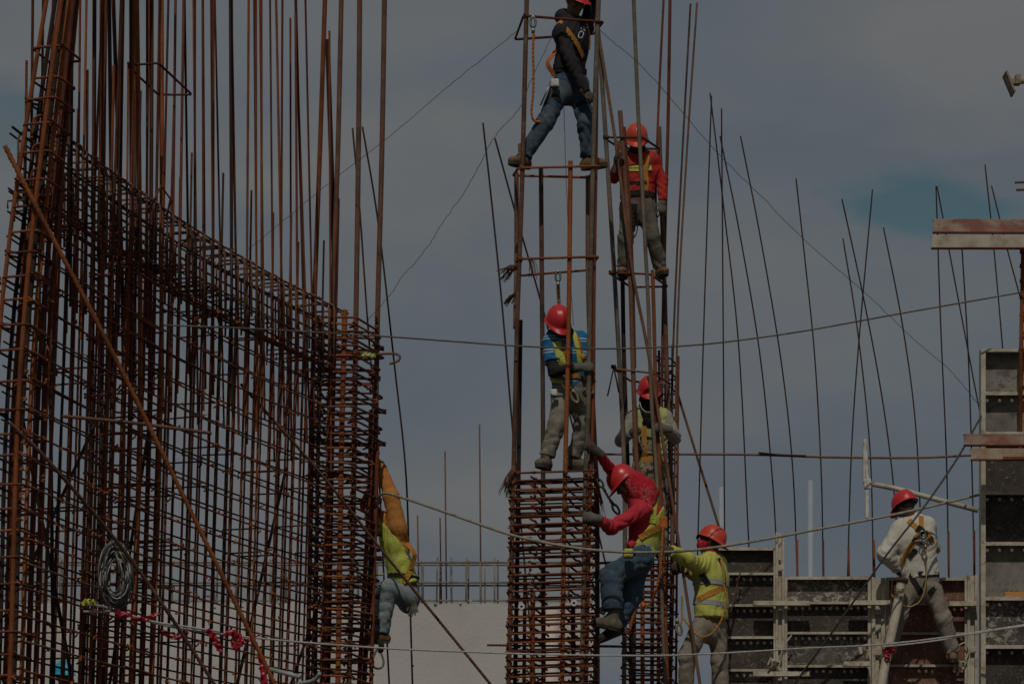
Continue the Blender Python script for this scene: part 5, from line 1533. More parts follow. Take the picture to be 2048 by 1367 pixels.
        d2 = nvec(d * 0.95 + s * (0.25 - 0.35 * curl) + n * (0.25 + 0.7 * curl)); e = q + d2 * 0.032 * sc
        pr.append(Cone(q, e, r0 * 1.12, r0 * 0.95, None, 1, 0.005))
        return pr
    def glove(self, s, mat, d, n, thumb=1, curl=0.4, bar=None, cuff=0.06, sc=1.06, spread=0.0):
        """glove on hand s; bar = photo point of the bar gripped (moves the wrist to it)"""
        if bar is not None:
            B = v3(P(*bar)); dd = nvec(d); nn = np.array(n, float); nn = nvec(nn - dd * (nn @ dd))
            self.J['wr_' + s] = B - nn * 0.042 - dd * 0.088
        self._g = getattr(self, '_g', []) + [('glove', self.hand_prims(self.J['wr_' + s], d, n, thumb, curl, 0.0, cuff, sc, spread), mat)]
    def gloves(self):
        for nm, pr, mt in getattr(self, '_g', []): self.mesh(nm, pr, 0.0048, mt)
    # -- boots
    def boot(self, s, toe, mat, up=(0, 0, 1), shaft=0.12, sole=M_SOLE, sc=1.0):
        a = self.J['ank_' + s]
        u = nvec(up); t_ = np.array(toe, float); t_ = nvec(t_ - u * (t_ @ u)); sd_ = np.cross(t_, u)
        A = np.stack([sd_, t_, u])
        b0 = a - u * 0.085 * sc
        pr = [Cone(a + u * shaft, a - u * 0.03, 0.052 * sc, 0.050 * sc, None, 1, 0.03, (1, 0), 0.004, (1, .6, .3), 80, seed=self.seed),
              Ell(b0 + u * 0.035 - t_ * 0.045, (0.041 * sc, 0.052 * sc, 0.055 * sc), A, 0.03),
              Ell(b0 + u * 0.035 + t_ * 0.045, (0.043 * sc, 0.085 * sc, 0.052 * sc), A, 0.04),
              Ell(b0 + u * 0.026 + t_ * 0.130, (0.047 * sc, 0.060 * sc, 0.040 * sc), A, 0.03)]
        o = self.mesh('boot', pr, 0.0085, mat, cuts=[(tuple(b0 + u * 0.004), tuple(-u))])
        pts = []
        for k in range(28):
            an = 2 * math.pi * k / 28; ca, sa = math.cos(an), math.sin(an)
            ln = 0.150 if ca > 0 else 0.125
            wd = 0.049 + 0.006 * ca - 0.006 * math.exp(-((ca + 0.1) / .25) ** 2)
            pts.append(b0 + t_ * (0.042 + ln * (abs(ca) ** 0.8) * (1 if ca > 0 else -1)) * sc + sd_ * wd * sa * sc)
        V = [q + u * 0.010 for q in pts] + [q - u * 0.016 for q in pts]
        Fc = [tuple(range(28)), tuple(reversed(range(28, 56)))] + [(k + 28, (k + 1) % 28 + 28, (k + 1) % 28, k) for k in range(28)]
        link('sole', mk('sole', V, Fc, sole), o)
        # lacing
        mb = MB()
        for j in range(4):
            c = b0 + t_ * (0.085 - 0.022 * j) + u * (0.078 + 0.016 * j) * sc
            mb.tube([Vector(c - sd_ * 0.024), Vector(c + t_ * 0.006 + u * 0.004), Vector(c + sd_ * 0.024)], 0.0035, 5)
        link('lace', mk('lace', mb.v, mb.f, M_STRAPK), o)
        return o
    # -- straps laid onto a garment
    def strap(self, name, pts, width, mat, on='shirt', off=0.007, step=7.0, parent=None, thick=0.004):
        bv = self.bv[on]
        dens = []
        for (a, c) in zip(pts, pts[1:]):
            n_ = max(2, int(math.hypot(c[0] - a[0], c[1] - a[1]) / step))
            dens += [(a[0] + (c[0] - a[0]) * i / n_, a[1] + (c[1] - a[1]) * i / n_) for i in range(n_)]
        dens.append(pts[-1][:2])
        C = []; N = []
        for (px, py) in dens:
            tgt = P(px, py, self.y0); dr = (tgt - CAMP).normalized()
            h = bv.ray_cast(CAMP, dr)
            if h[0] is None:
                h = bv.find_nearest(tgt)
            C.append(h[0]); N.append(-h[1] if h[1].dot(dr) > 0 else h[1])
        return self.ribbon(name, C, N, width, mat, off, parent, thick)
    def belt(self, name, cpt, axis, width, mat, on='shirt', off=0.007, n_=40, parent=None, thick=0.004, arc=(0, 1)):
        bv = self.bv[on]
        c = Vector(cpt); ax = Vector(axis).normalized()
        u = ax.orthogonal().normalized(); v = ax.cross(u)
        C = []; N = []
        for k in range(n_ + 1):
            a = 2 * math.pi * (arc[0] + (arc[1] - arc[0]) * k / n_)
            dr = u * math.cos(a) + v * math.sin(a)
            h = bv.ray_cast(c, dr)
            if h[0] is None: continue
            nn = h[1] - ax * h[1].dot(ax)
            nn = nn.normalized() if nn.length > .1 else dr
            if nn.dot(dr) < 0: nn = -nn
            C.append(h[0]); N.append(nn)
        return self.ribbon(name, C, N, width, mat, off, parent, thick)
    def ribbon(self, name, C, N, width, mat, off, parent, thick):
        m_ = len(C)
        for it in range(2):
            C = [C[0]] + [(C[i - 1] + C[i] * 2 + C[i + 1]) / 4 for i in range(1, m_ - 1)] + [C[-1]]
            N = [N[0]] + [(N[i - 1] + N[i] * 2 + N[i + 1]).normalized() for i in range(1, m_ - 1)] + [N[-1]]
        V = []; Fc = []
        for i in range(m_):
            t_ = (C[min(m_ - 1, i + 1)] - C[max(0, i - 1)])
            t_ = t_.normalized() if t_.length > 1e-6 else Vector((0, 0, 1))
            sd_ = N[i].cross(t_)
            sd_ = sd_.normalized() if sd_.length > 1e-3 else Vector((1, 0, 0))
            p = C[i] + N[i] * off
            for (ss, hh) in ((-.5, -1), (.5, -1), (.5, 1), (-.5, 1)):
                V.append(p + sd_ * width * ss + N[i] * thick * hh * 0.5)
        for i in range(m_ - 1):
            a = i * 4; c = a + 4
            for k in range(4):
                k2 = (k + 1) % 4
                Fc.append((a + k, c + k, c + k2, a + k2))
        Fc += [(0, 1, 2, 3), tuple((m_ - 1) * 4 + k for k in (3, 2, 1, 0))]
        return link(name, mk(name, V, Fc, mat, False), parent or self.root)

def tape_measure(label, px, py, y, mat, mat2, s=0.075):
    q = P(px, py, y)
    th = thing('tape_measure', label, 'tape measure', q)
    mb = MB(); mb.box(q, (s, s * 0.5, s * 0.95)); o = mb.build('case', mat, th, False, s * 0.16)
    mb = MB(); mb.tube([q + Vector((0, -s * 0.25, 0)), q + Vector((0, -s * 0.29, 0))], s * 0.34, 16); mb.build('face', mat2, th)
    mb = MB(); mb.box(q + Vector((0, 0, -s * 0.52)), (s * 0.9, s * 0.4, 0.012)); mb.build('base', M_STRAPK, th)
    mb = MB(); mb.box(q + Vector((0, s * 0.3, 0)), (s * 0.3, 0.01, s * 0.9)); mb.build('clip', M_STEEL, th)
    return th

def snap_hook(parent, p, d, s=1.0, mat=None, face=None):
    """forged snap hook: closed eye, gate and shank, lying along d from p"""
    d = Vector(d).normalized(); u = Vector(face or (0, -1, 0)).cross(d).normalized()
    pts = []
    for k in range(22):
        a = -0.5 * math.pi + 2 * math.pi * k / 21 * 0.97
        pts.append(p + d * (0.045 * s * math.sin(a) * 1.0) + u * 0.021 * s * math.cos(a) * (1 - 0.15 * math.sin(a)))
    o = link('snap_hook', mk('snap_hook', *sweep(pts, 0.0105 * s, 7), mat or M_STEEL, True), parent)
    v_, f_ = sweep([p - d * 0.05 * s, p - d * 0.095 * s], [0.015 * s, 0.013 * s], 8)
    link('swivel', mk('swivel', v_, f_, mat or M_STEEL, True), o)
    return o

def lanyard(label, plist, r_, mat, hook_at=None, hook_dir=(0, 0, 1), gather=True, hs=1.0, hook_mat=None, flat=0.5):
    pts = resample(catmull(pxs(plist), 10), 0.012)
    th = thing('safety_lanyard', label, 'lanyard', pts[-1])
    rad = [r_ * (1 + (0.16 * math.sin(i * 1.9) + 0.08 * math.sin(i * 3.1) if gather else 0)) for i in range(len(pts))]
    link('webbing', mk('webbing', *sweep(pts, rad, 8, False, flat), mat, True), th)
    if hook_at: snap_hook(th, P(*hook_at), hook_dir, hs, hook_mat)
    return th
# ------------------------------------------------------------------ the workers
def print_text(person, text, o, ux, vx, on, mat, parent, off=0.006, arc=0.0):
    """flat lettering laid onto a garment; o = photo point of the baseline start, ux / vx = photo vectors for one em"""
    cu = bpy.data.curves.new('lettering', 'FONT'); cu.body = text; cu.size = 1.0
    ob = bpy.data.objects.new('tmp', cu); COL.objects.link(ob)
    dg = bpy.context.evaluated_depsgraph_get()
    me = bpy.data.meshes.new_from_object(ob.evaluated_get(dg))
    bpy.data.objects.remove(ob)
    bv = person.bv[on]
    xs = [v.co.x for v in me.vertices]; xm = (min(xs) + max(xs)) / 2; xw = max(xs) - min(xs)
    for v in me.vertices:
        a, c = v.co.x, v.co.y
        c2 = c + arc * ((a - xm) / xw * 2) ** 2
        px = o[0] + ux[0] * a + vx[0] * c2; py = o[1] + ux[1] * a + vx[1] * c2
        tgt = P(px, py, person.y0); dr = (tgt - CAMP).normalized()
        h = bv.ray_cast(CAMP, dr)
        v.co = (h[0] if h[0] is not None else tgt) - dr * off
    me.materials.clear(); me.materials.append(mat)
    return link('lettering', me, parent)

def hvest(p, g=0.012, hem=0.05, wr=0.006):
    return p.torso(g, wr, hem=hem)

# --- 1: man in navy sweatshirt, top of the central column
w1 = Person('worker in navy sweatshirt and jeans straddling the top of the central column', -0.02, dict(
    head=(1151, 2, -0.06), neck=(1142, 38, 0.0), chest=(1146, 82, 0.0), pel=(1139, 158, 0.03), sh_a=(1121, 66, -0.13), sh_b=(1170, 54, 0.13),
    el_a=(1146, 128, -0.22), wr_a=(1180, 183, -0.24), el_b=(1188, -4, 0.05), wr_b=(1192, -70, -0.2),
    hip_a=(1125, 172, -0.07), hip_b=(1157, 172, 0.07), knee_a=(1092, 243, -0.17), ank_a=(1047, 314, -0.18), knee_b=(1172, 246, -0.06), ank_b=(1178, 317, 0.0)))
w1.glove('a', M_GLOVED, (0.72, -0.1, -0.6), (0.25, -1, 0.1), 1, 0.95, bar=(1188, 193, -0.30))
w1.glove('b', M_GLOVED, (0.3, -0.3, 0.9), (0.5, -0.9, 0), -1, 0.95, bar=(1199, -80, -0.30))
w1.body(M_SKIN, (0.55, -0.72, -0.42), (0.12, -0.2, 1))
hood = Ell(w1.J['neck'] + np.array([-0.07, 0.04, 0.03]), (0.085, 0.085, 0.075), None, 0.04)
w1.mesh('sweatshirt', w1.torso(0.008, 0.008, hem=-0.02) + w1.arm('a', 0.006, 0.008) + w1.arm('b', 0.006, 0.007) + [hood], 0.0095, M_NAVY, keep='shirt')
w1.mesh('jeans', w1.legs(0.004, 0.010, (0.092, 0.076, 0.066), (0.96, 0.96)), 0.0095, M_JEAN, keep='jeans')
w1.boot('a', (-0.75, -0.75, 0), M_BOOT); w1.boot('b', (0.85, -0.45, 0), M_BOOT)
w1.helmet(M_HELR); w1.gloves()
hr = link('harness', None, w1.root)
w1.strap('shoulder_strap', [(1119, 44), (1132, 58), (1146, 76), (1158, 96), (1165, 114)], 0.046, M_STRAP, parent=hr)
w1.strap('shoulder_strap', [(1172, 48), (1176, 62), (1181, 84), (1184, 100)], 0.034, M_STRAP, parent=hr)
w1.strap('chest_strap', [(1164, 112), (1172, 115), (1182, 114)], 0.05, M_STRAPK, parent=hr)
w1.belt('waist_belt', w1.J['pel'] + np.array([0, 0, 0.075]), (0.06, 0, 1), 0.05, M_STRAPK, parent=hr)
w1.strap('thigh_strap', [(1096, 180), (1104, 188), (1114, 197), (1122, 204), (1131, 214)], 0.05, M_STRAPK, 'jeans', parent=hr)
w1.strap('thigh_strap', [(1151, 214), (1160, 208), (1170, 203), (1180, 200)], 0.045, M_STRAPK, 'jeans', parent=hr)
print_text(w1, 'Ok', (1163, 80), (8.5, -20.0), (-13.5, -7.0), 'shirt', simple('white_print', (0.62, 0.60, 0.58)), w1.root)
# loop of webbing standing off the hip
pts = [Vector(v) for v in pxs([(1112, 100, -0.12), (1105, 112, -0.14), (1096, 121, -0.15), (1096, 132, -0.15), (1103, 142, -0.14), (1108, 152, -0.13)])]
w1.ribbon('hip_loop', catmull(pts, 5), [Vector((-0.5, -0.85, 0.1)).normalized()] * len(catmull(pts, 5)), 0.042, M_STRAPO, 0.0, hr, 0.004)
tape_measure('white tape measure on the hip of the man in navy', 1110, 166, -0.27, M_WPLASTIC, M_WPLASTIC, 0.078)
def pliers(label, pts_, y, n_=2):
    th = thing('pliers', label, 'tool', P(*pts_[0], y))
    for k in range(n_):
        a, c = P(pts_[0][0] + k * 3, pts_[0][1], y + 0.01 * k), P(pts_[1][0] + k * 7, pts_[1][1] - 2 * k, y + 0.01 * k)
        link('handle', mk('handle', *sweep([a, a.lerp(c, 0.5) + Vector((0.006 * k, 0, 0)), c], [0.007, 0.009, 0.008], 7), (M_STEEL, M_STRAPK)[k % 2], True), th)
    return th
pliers('tie wire pliers hanging from the belt of the man in navy', [(1103, 160), (1081, 211)], -0.24, 3)
lanyard('orange shock lanyard hanging left of the man in navy', [(1068, 60, -0.33), (1066, 100, -0.33), (1067, 150, -0.33), (1066, 190, -0.32), (1063, 222, -0.31), (1067, 240, -0.29), (1078, 243, -0.26), (1080, 236, -0.24)], 0.022, M_STRAPO, (1066, 44, -0.34), (0, 0, 1), True, 1.1)

# --- 2: man in red shirt on the second column
w2 = Person('worker in red long-sleeved shirt standing on the second column', 1.80, dict(
    head=(1273, 283, -0.06), neck=(1275, 306, 0.0), pel=(1275, 398, 0.0), sh_a=(1249, 319, 0.0), sh_b=(1304, 319, 0.0),
    el_a=(1226, 355, -0.02), wr_a=(1238, 330, -0.2), el_b=(1324, 360, 0.02), wr_b=(1326, 402, -0.02),
    hip_a=(1258, 414, 0), hip_b=(1292, 414, 0), knee_a=(1252, 478, -0.06), ank_a=(1247, 536, 0.0), knee_b=(1305, 476, -0.06), ank_b=(1321, 536, 0.05)))
w2.glove('a', M_GLOVED, (0.15, -0.2, 0.95), (0.2, -1, 0), 1, 0.9, bar=(1238, 316, 1.47))
w2.glove('b', M_GLOVE, (-0.12, -0.05, -1), (-0.4, 0.9, 0), -1, 0.25, spread=0.5)
w2.body(M_SKIND, (-0.02, -1, -0.62), (0.0, -0.5, 1))
w2.mesh('shirt', w2.torso(0.004, 0.009, hem=0.0) + w2.arm('a', 0.004, 0.007) + w2.arm('b', 0.006, 0.007), 0.0095, M_REDS, keep='shirt')
w2.mesh('jeans', w2.legs(-0.002, 0.010, (0.090, 0.074, 0.070), (0.97, 0.97)), 0.0095, M_OLIVE, keep='jeans')
w2.mesh('neck_scarf', [Ell(w2.J['neck'] + np.array([0, -0.055, 0.015]), (0.085, 0.06, 0.075), None, 0.03), Ell(w2.J['neck'] + np.array([0, 0.02, 0.03]), (0.075, 0.07, 0.06), None, 0.03)], 0.01, M_BLACKC)
w2.boot('a', (-0.2, -1, 0), M_BOOT); w2.boot('b', (0.25, -1, 0), M_BOOT)
w2.helmet(M_HELO); w2.gloves()
hr = link('harness', None, w2.root)
w2.strap('shoulder_strap', [(1252, 300), (1254, 330), (1254, 352), (1260, 395)], 0.042, M_STRAP, parent=hr)
w2.strap('shoulder_strap', [(1297, 297), (1295, 315), (1289, 340), (1293, 362), (1290, 395)], 0.048, M_STRAP, parent=hr)
w2.strap('chest_strap', [(1256, 366), (1275, 367), (1293, 365)], 0.042, M_STRAPK, parent=hr)
w2.belt('waist_belt', w2.J['pel'] + np.array([0, 0, 0.03]), (0, 0, 1), 0.05, M_STRAPK, parent=hr)
w2.strap('crotch_strap', [(1268, 408), (1266, 430), (1264, 462)], 0.075, M_STRAPK, 'jeans', parent=hr)
w2.strap('thigh_strap', [(1240, 415), (1250, 422), (1262, 430)], 0.05, M_STRAPO, 'jeans', parent=hr)
w2.strap('reflective_stripe', [(1255, 333), (1268, 333), (1282, 333)], 0.028, M_HIVISJ, parent=w2.root)
w2.strap('reflective_stripe', [(1255, 340), (1268, 340), (1282, 340)], 0.026, M_HIVISJ, parent=w2.root)
w2.strap('reflective_stripe', [(1296, 336), (1302, 336)], 0.05, M_HIVISJ, parent=w2.root)
lanyard('short black lanyard loop between the thighs of the red shirted man', [(1268, 410, -0.17 + 1.8), (1275, 440, -0.17 + 1.8), (1273, 466, -0.17 + 1.8), (1265, 477, -0.17 + 1.8), (1261, 470, -0.17 + 1.8)], 0.012, M_STRAPK, None, gather=False)
line('cord', 'dark cord running from the ring to the red shirted man chest', 'cord', [(1318, 300, 1.62), (1308, 312, 1.60), (1300, 325, 1.58), (1297, 335, 1.6)], 0.006, M_WIRE, 5, 5)

# --- 3: man in striped blue shirt on the tied top of the central column
w3 = Person('worker in striped blue shirt bending on top of the dense central ties', 0.0, dict(
    head=(1115, 648, -0.13), neck=(1129, 668, -0.03), pel=(1139, 768, 0.03), sh_a=(1103, 684, -0.07), sh_b=(1162, 681, 0.02), chest=(1133, 712, -0.02),
    el_a=(1107, 742, -0.16), wr_a=(1150, 738, -0.30), el_b=(1178, 735, 0.02), wr_b=(1180, 768, -0.1),
    hip_a=(1123, 784, 0), hip_b=(1156, 784, 0.03), knee_a=(1114, 848, -0.13), ank_a=(1092, 917, -0.14), knee_b=(1166, 850, 0.02), ank_b=(1147, 918, 0.08)))
w3.glove('a', M_GLOVE, (1, -0.05, 0.02), (0, 1, 0), 1, 0.75, bar=(1180, 735, -0.30))
w3.glove('b', M_GLOVE, (-0.35, -0.15, -0.9), (0.1, -1, 0), -1, 0.9, bar=(1175, 784, -0.28))
w3.body(M_SKIND, (0.28, -0.75, -0.72), (0.16, -0.65, 1))
def upto(p, s, fr, r0, r1, wr=0.008):
    e = p.J['sh_' + s] * (1 - fr) + p.J['el_' + s] * fr
    return [Cone(p.J['sh_' + s], e, r0, r1, None, 1, 0.035, (0, 1), wr, (.5, .7, 1), 60, seed=p.seed)]
w3.mesh('shirt', w3.torso(0.008, 0.010, hem=0.03) + upto(w3, 'a', 0.72, 0.08, 0.082) + upto(w3, 'b', 0.72, 0.08, 0.080), 0.0095, M_BLUES, keep='shirt')
w3.mesh('arm_sleeve', w3.arm('a', 0.002, 0.004), 0.0095, M_SLEEVE)
w3.mesh('arm_sleeve', w3.arm('b', 0.002, 0.004), 0.0095, M_SLEEVE)
w3.mesh('neck_scarf', [Ell(w3.J['neck'] + np.array([-0.05, -0.02, 0.0]), (0.12, 0.085, 0.05), None, 0.03), Ell(w3.J['neck'] + np.array([0.0, -0.05, 0.0]), (0.085, 0.07, 0.085), None, 0.03)], 0.0095, M_BLACKC)
w3.mesh('trousers', w3.legs(0.0, 0.011, (0.092, 0.077, 0.070), (0.93, 0.93)), 0.0095, M_GREYT, keep='jeans')
w3.boot('a', (-0.45, -0.9, 0), M_BOOTG); w3.boot('b', (0.95, -0.3, 0), M_BOOTG)
w3.helmet(M_HELR); w3.gloves()
vt = link('vest', None, w3.root)
w3.strap('vest_front', [(1113, 684), (1118, 705), (1123, 728), (1125, 732)], 0.085, M_HIVIS, parent=vt, off=0.012)
w3.strap('vest_front', [(1142, 655), (1150, 678), (1155, 700), (1158, 726)], 0.050, M_HIVIS, parent=vt, off=0.012)
hr = link('harness', None, w3.root)
w3.strap('shoulder_strap', [(1124, 690), (1132, 706), (1141, 726), (1142, 745)], 0.042, M_STRAPO, parent=hr, off=0.016)
w3.strap('shoulder_strap', [(1146, 656), (1156, 680), (1161, 700), (1163, 712)], 0.030, M_STRAPO, parent=hr, off=0.014)
w3.strap('chest_strap', [(1138, 752), (1148, 752), (1156, 750)], 0.04, M_STRAP, parent=hr, off=0.012)
w3.belt('waist_belt', w3.J['pel'] + np.array([0, 0, 0.055]), (0.05, 0, 1), 0.05, M_GOLD, parent=hr)
w3.strap('vest_tail', [(1106, 760), (1114, 762), (1126, 763)], 0.04, M_HIVIS, parent=vt, off=0.013)
mb = MB()
for (px, py) in ((1131, 768), (1141, 776)):
    c = P(px, py, -0.2); mb.tube([c + Vector((0.028 * math.cos(a / 14 * 2 * math.pi), 0, 0.034 * math.sin(a / 14 * 2 * math.pi))) for a in range(14)], 0.008, 6, True)
mb.build('side_ring', M_GOLD, hr, True)
snap_hook(hr, P(1149, 793, -0.22), (0.45, 0, -0.85), 1.3, M_GOLD)
tape_measure('blue and white tape measure on the striped man hip', 1108, 785, -0.2, simple('teal_plastic', (0.04, 0.20, 0.28), (0.5, 0.5, 0.48), 0.4, 30, 0.5, 0.52), M_WPLASTIC, 0.07)
lanyard('tan lanyard hooked above the striped man helmet', [(1116, 566, -0.05), (1117, 590, 0.0), (1119, 615, 0.05), (1126, 650, 0.09)], 0.018, M_STRAPY, (1116, 552, -0.06), (0, 0, 1), True, 1.05)
link('reel', mk('reel', *sweep([P(1163, 716, -0.22), P(1170, 712, -0.22)], 0.034, 12), M_STRAP, False), hr)

# --- 4: masked man inside the second column
w4 = Person('masked worker in yellow vest among the bars of the second column', 1.82, dict(
    head=(1297, 787, -0.05), neck=(1298, 815, 0.0), pel=(1300, 922, 0.02), sh_a=(1268, 834, 0.0), sh_b=(1330, 834, 0.0),
    el_a=(1242, 880, -0.02), wr_a=(1262, 866, -0.18), el_b=(1350, 874, -0.02), wr_b=(1330, 862, -0.2),
    hip_a=(1284, 938, 0), hip_b=(1317, 938, 0), knee_a=(1283, 1010, -0.05), ank_a=(1281, 1092, 0.0), knee_b=(1318, 1010, -0.05), ank_b=(1320, 1092, 0.0)))
w4.glove('a', M_GLOVED, (0.6, -0.5, 0.1), (0.3, -0.6, 0), 1, 0.8)
w4.glove('b', M_GLOVE, (-1, -0.15, 0.1), (0.05, 1, 0), -1, 0.75, bar=(1313, 856, 1.47))
w4.body(M_SKIND, (0.0, -1, -0.5), (0.06, -0.4, 1))
w4.mesh('shirt', w4.torso(0.0, 0.008, hem=0.02) + w4.arm('a', 0.006, 0.009) + w4.arm('b', 0.010, 0.010), 0.0095, M_GREYS, keep='shirt')
w4.mesh('face_mask', [Ell(w4.J['head'] + np.array([0, -0.03, -0.06]), (0.086, 0.098, 0.082), None, 0.03), Cone(w4.J['head'] + np.array([0, -0.02, -0.09]), w4.J['neck'] + np.array([0, -0.10, -0.16]), 0.085, 0.075, (1, 0, 0), 0.75, 0.04, (0, 0), 0.008, (1, 1, 1), 60)], 0.0095, M_BLACKC)
w4.mesh('vest', w4.torso(0.014, 0.007, hem=-0.06), 0.0095, fabric('faded_vest', (0.40, 0.42, 0.15), (0.48, 0.48, 0.24), (0.30, 0.26, 0.16)), cuts=[(tuple(w4.J['sh_a'] + np.array([-0.015, 0, 0])), (-1, 0, 0)), (tuple(w4.J['sh_b'] + np.array([0.015, 0, 0])), (1, 0, 0))], keep='vest')
w4.mesh('trousers', w4.legs(0.004, 0.010, (0.098, 0.08, 0.075), (0.95, 0.95)), 0.0095, M_CAMO, keep='jeans')
w4.boot('a', (-0.2, -1, 0), M_BOOTG); w4.boot('b', (0.2, -1, 0), M_BOOTG)
w4.helmet(M_HELR); w4.gloves()
hr = link('harness', None, w4.root)
w4.strap('chest_strap', [(1280, 876), (1296, 874), (1314, 884)], 0.04, M_STRAPK, 'vest', parent=hr)
w4.strap('front_strap', [(1288, 852), (1289, 880), (1290, 912)], 0.050, M_STRAP, 'vest', parent=hr, off=0.013)
w4.strap('shoulder_strap', [(1262, 815), (1272, 840), (1276, 860)], 0.045, M_HIVISJ, 'vest', parent=hr)
w4.belt('waist_belt', w4.J['pel'] + np.array([0, 0, 0.0]), (0, 0, 1), 0.05, M_STRAP, 'jeans', parent=hr)
w4.strap('camo_apron', [(1298, 880), (1299, 900), (1300, 918)], 0.22, M_CAMO, 'vest', parent=w4.root, off=0.010)
line('cord', 'pale chin cord under the masked man helmet', 'cord', [(1279, 802, 1.70), (1283, 815, 1.66), (1290, 822, 1.64), (1298, 824, 1.64), (1304, 820, 1.66)], 0.005, M_ROPE, 5, 5)
pl = thing('tie_tool', 'tie wire tool dangling from the ring left of the masked man', 'tool', P(1226, 740, 1.45))
link('handle', mk('handle', *sweep(pxs([(1227, 737, 1.46), (1222, 760, 1.46), (1215, 792, 1.46)]), 0.008, 7), M_STEEL, True), pl)
link('handle', mk('handle', *sweep(pxs([(1228, 737, 1.46), (1232, 755, 1.46), (1238, 785, 1.46)]), 0.008, 7), M_STRAPK, True), pl)
link('grip', mk('grip', *sweep(pxs([(1222, 733, 1.46), (1232, 733, 1.46)]), 0.02, 8), M_STRAPK, True), pl)

# --- 5: climbing man in crimson with bandana
w5 = Person('worker in crimson shirt and red bandana climbing the central column side', 0.14, dict(
    head=(1250, 965, 0.0), neck=(1278, 988, 0.0), chest=(1292, 1034, 0.02), pel=(1284, 1100, 0.05), sh_a=(1262, 990, 0.18), sh_b=(1281, 1022, -0.16),
    el_a=(1224, 942, 0.10), wr_a=(1192, 908, -0.2), el_b=(1222, 1054, -0.26), wr_b=(1192, 1040, -0.36),
    hip_a=(1274, 1118, 0.12), hip_b=(1282, 1116, -0.06), knee_a=(1262, 1190, 0.10), ank_a=(1226, 1252, 0.02), knee_b=(1222, 1152, -0.16), ank_b=(1226, 1236, -0.18)))
w5.glove('a', M_GLOVED, (-0.72, -0.35, 0.5), (-0.45, 0.9, 0.1), 1, 0.8, bar=(1177, 892, -0.30))
w5.glove('b', M_GLOVE, (-1, -0.05, 0.12), (0.0, 1, 0.1), -1, 0.95, bar=(1172, 1034, -0.30))
w5.body(M_SKIN, (-0.72, 0.12, -0.66), (-0.66, 0.0, 0.75))
sh5 = [Cone(w5.J['chest'], w5.J['neck'], 0.160, 0.115, (0.5, 0.85, 0), 0.92, 0.06, (0, 0), 0.008, (1, .8, .5), 45, seed=1),
       Cone(w5.J['pel'], w5.J['chest'], 0.150, 0.158, (0.5, 0.85, 0), 0.9, 0.06, (1, 0), 0.010, (1, 1, .6), 50, seed=2),
       Cone(w5.J['neck'] + np.array([0.03, 0, -.05]), w5.J['sh_b'], 0.09, 0.085, None, 1, 0.05), Cone(w5.J['neck'], w5.J['sh_a'], 0.085, 0.08, None, 1, 0.05)]
w5.mesh('shirt', sh5 + w5.arm('a', 0.004, 0.008, 0.88) + w5.arm('b', 0.006, 0.014, 1.0, (0.068, 0.056, 0.038)), 0.0095, M_CRIMS, keep='shirt')
vp = [Cone(w5.J['chest'] - (w5.J['chest'] - w5.J['pel']) * 0.25, w5.J['chest'] + np.array([0.02, 0, 0.05]), 0.172, 0.165, (0.5, 0.85, 0), 0.92, 0.05, (0, 0), 0.008, (1, 1, 1), 50, seed=4),
      Cone(w5.J['pel'] - np.array([0, 0, 0.02]), w5.J['chest'] - (w5.J['chest'] - w5.J['pel']) * 0.25, 0.168, 0.172, (0.5, 0.85, 0), 0.92, 0.05, (1, 0), 0.010, (1, 1, 1), 50, seed=5)]
ax5 = nvec(w5.J['chest'] - w5.J['pel'])
cutp = w5.J['chest'] * 0.62 + w5.J['pel'] * 0.38
w5.mesh('vest', vp, 0.0095, M_HIVIS, cuts=[(tuple(cutp), (-0.78, -0.1, 0.62))], keep='vest')
w5.mesh('bandana', [Ell(P(1284, 982, 0.14), (0.145, 0.155, 0.125), np.stack([nvec((0.8, 0, -0.6)), (0, 1, 0), nvec((0.6, 0, 0.8))]), 0.04),
                    Cone(P(1290, 990, 0.08), P(1296, 1018, 0.0), 0.12, 0.055, None, 1, 0.05, (0, 0), 0.01, (1, 1, 1), 50),
                    Cone(P(1268, 962, 0.10), P(1286, 985, 0.1), 0.10, 0.12, None, 1, 0.05, (0, 0), 0.008, (1, 1, 1), 50)], 0.0095, M_BANDANA)
w5.mesh('jeans', w5.legs(0.008, 0.013, (0.106, 0.096, 0.092), (0.94, 0.80), 0.158), 0.0095, M_JEAN5, keep='jeans')
w5.boot('b', (-1, -0.1, 0.30), M_BOOTG, (0.22, 0, 1), 0.15, sc=1.1); w5.boot('a', (-1, 0.1, -0.45), M_BOOTSH, (-0.4, 0, 1), 0.12)
w5.helmet(M_HELR); w5.gloves()
hr = link('harness', None, w5.root)
w5.strap('shoulder_strap', [(1308, 1000), (1313, 1030), (1318, 1055), (1322, 1075)], 0.045, M_STRAPY, 'vest', parent=hr)
w5.strap('back_strap', [(1322, 1052), (1308, 1058), (1294, 1065), (1280, 1075)], 0.055, M_STRAP, 'vest', parent=hr, off=0.012)
w5.strap('waist_strap', [(1270, 1070), (1280, 1085), (1290, 1100)], 0.05, M_STRAPK, 'vest', parent=hr, off=0.012)
w5.strap('reflective_stripe', [(1285, 1092), (1300, 1092), (1318, 1088)], 0.045, M_REFL, 'vest', parent=w5.root)
w5.strap('reflective_stripe', [(1262, 1060), (1275, 1060), (1290, 1054)], 0.040, M_REFL, 'vest', parent=w5.root)
w5.strap('vest_edge', [(1309, 995), (1306, 1020), (1304, 1045)], 0.06, M_HIVIS, 'shirt', parent=w5.root, off=0.014)
mb = MB(); c = P(1327, 1045, -0.05); mb.box(c, (0.07, 0.05, 0.12)); mb.build('dorsal_pad', M_STRAPO, hr, False, 0.015)
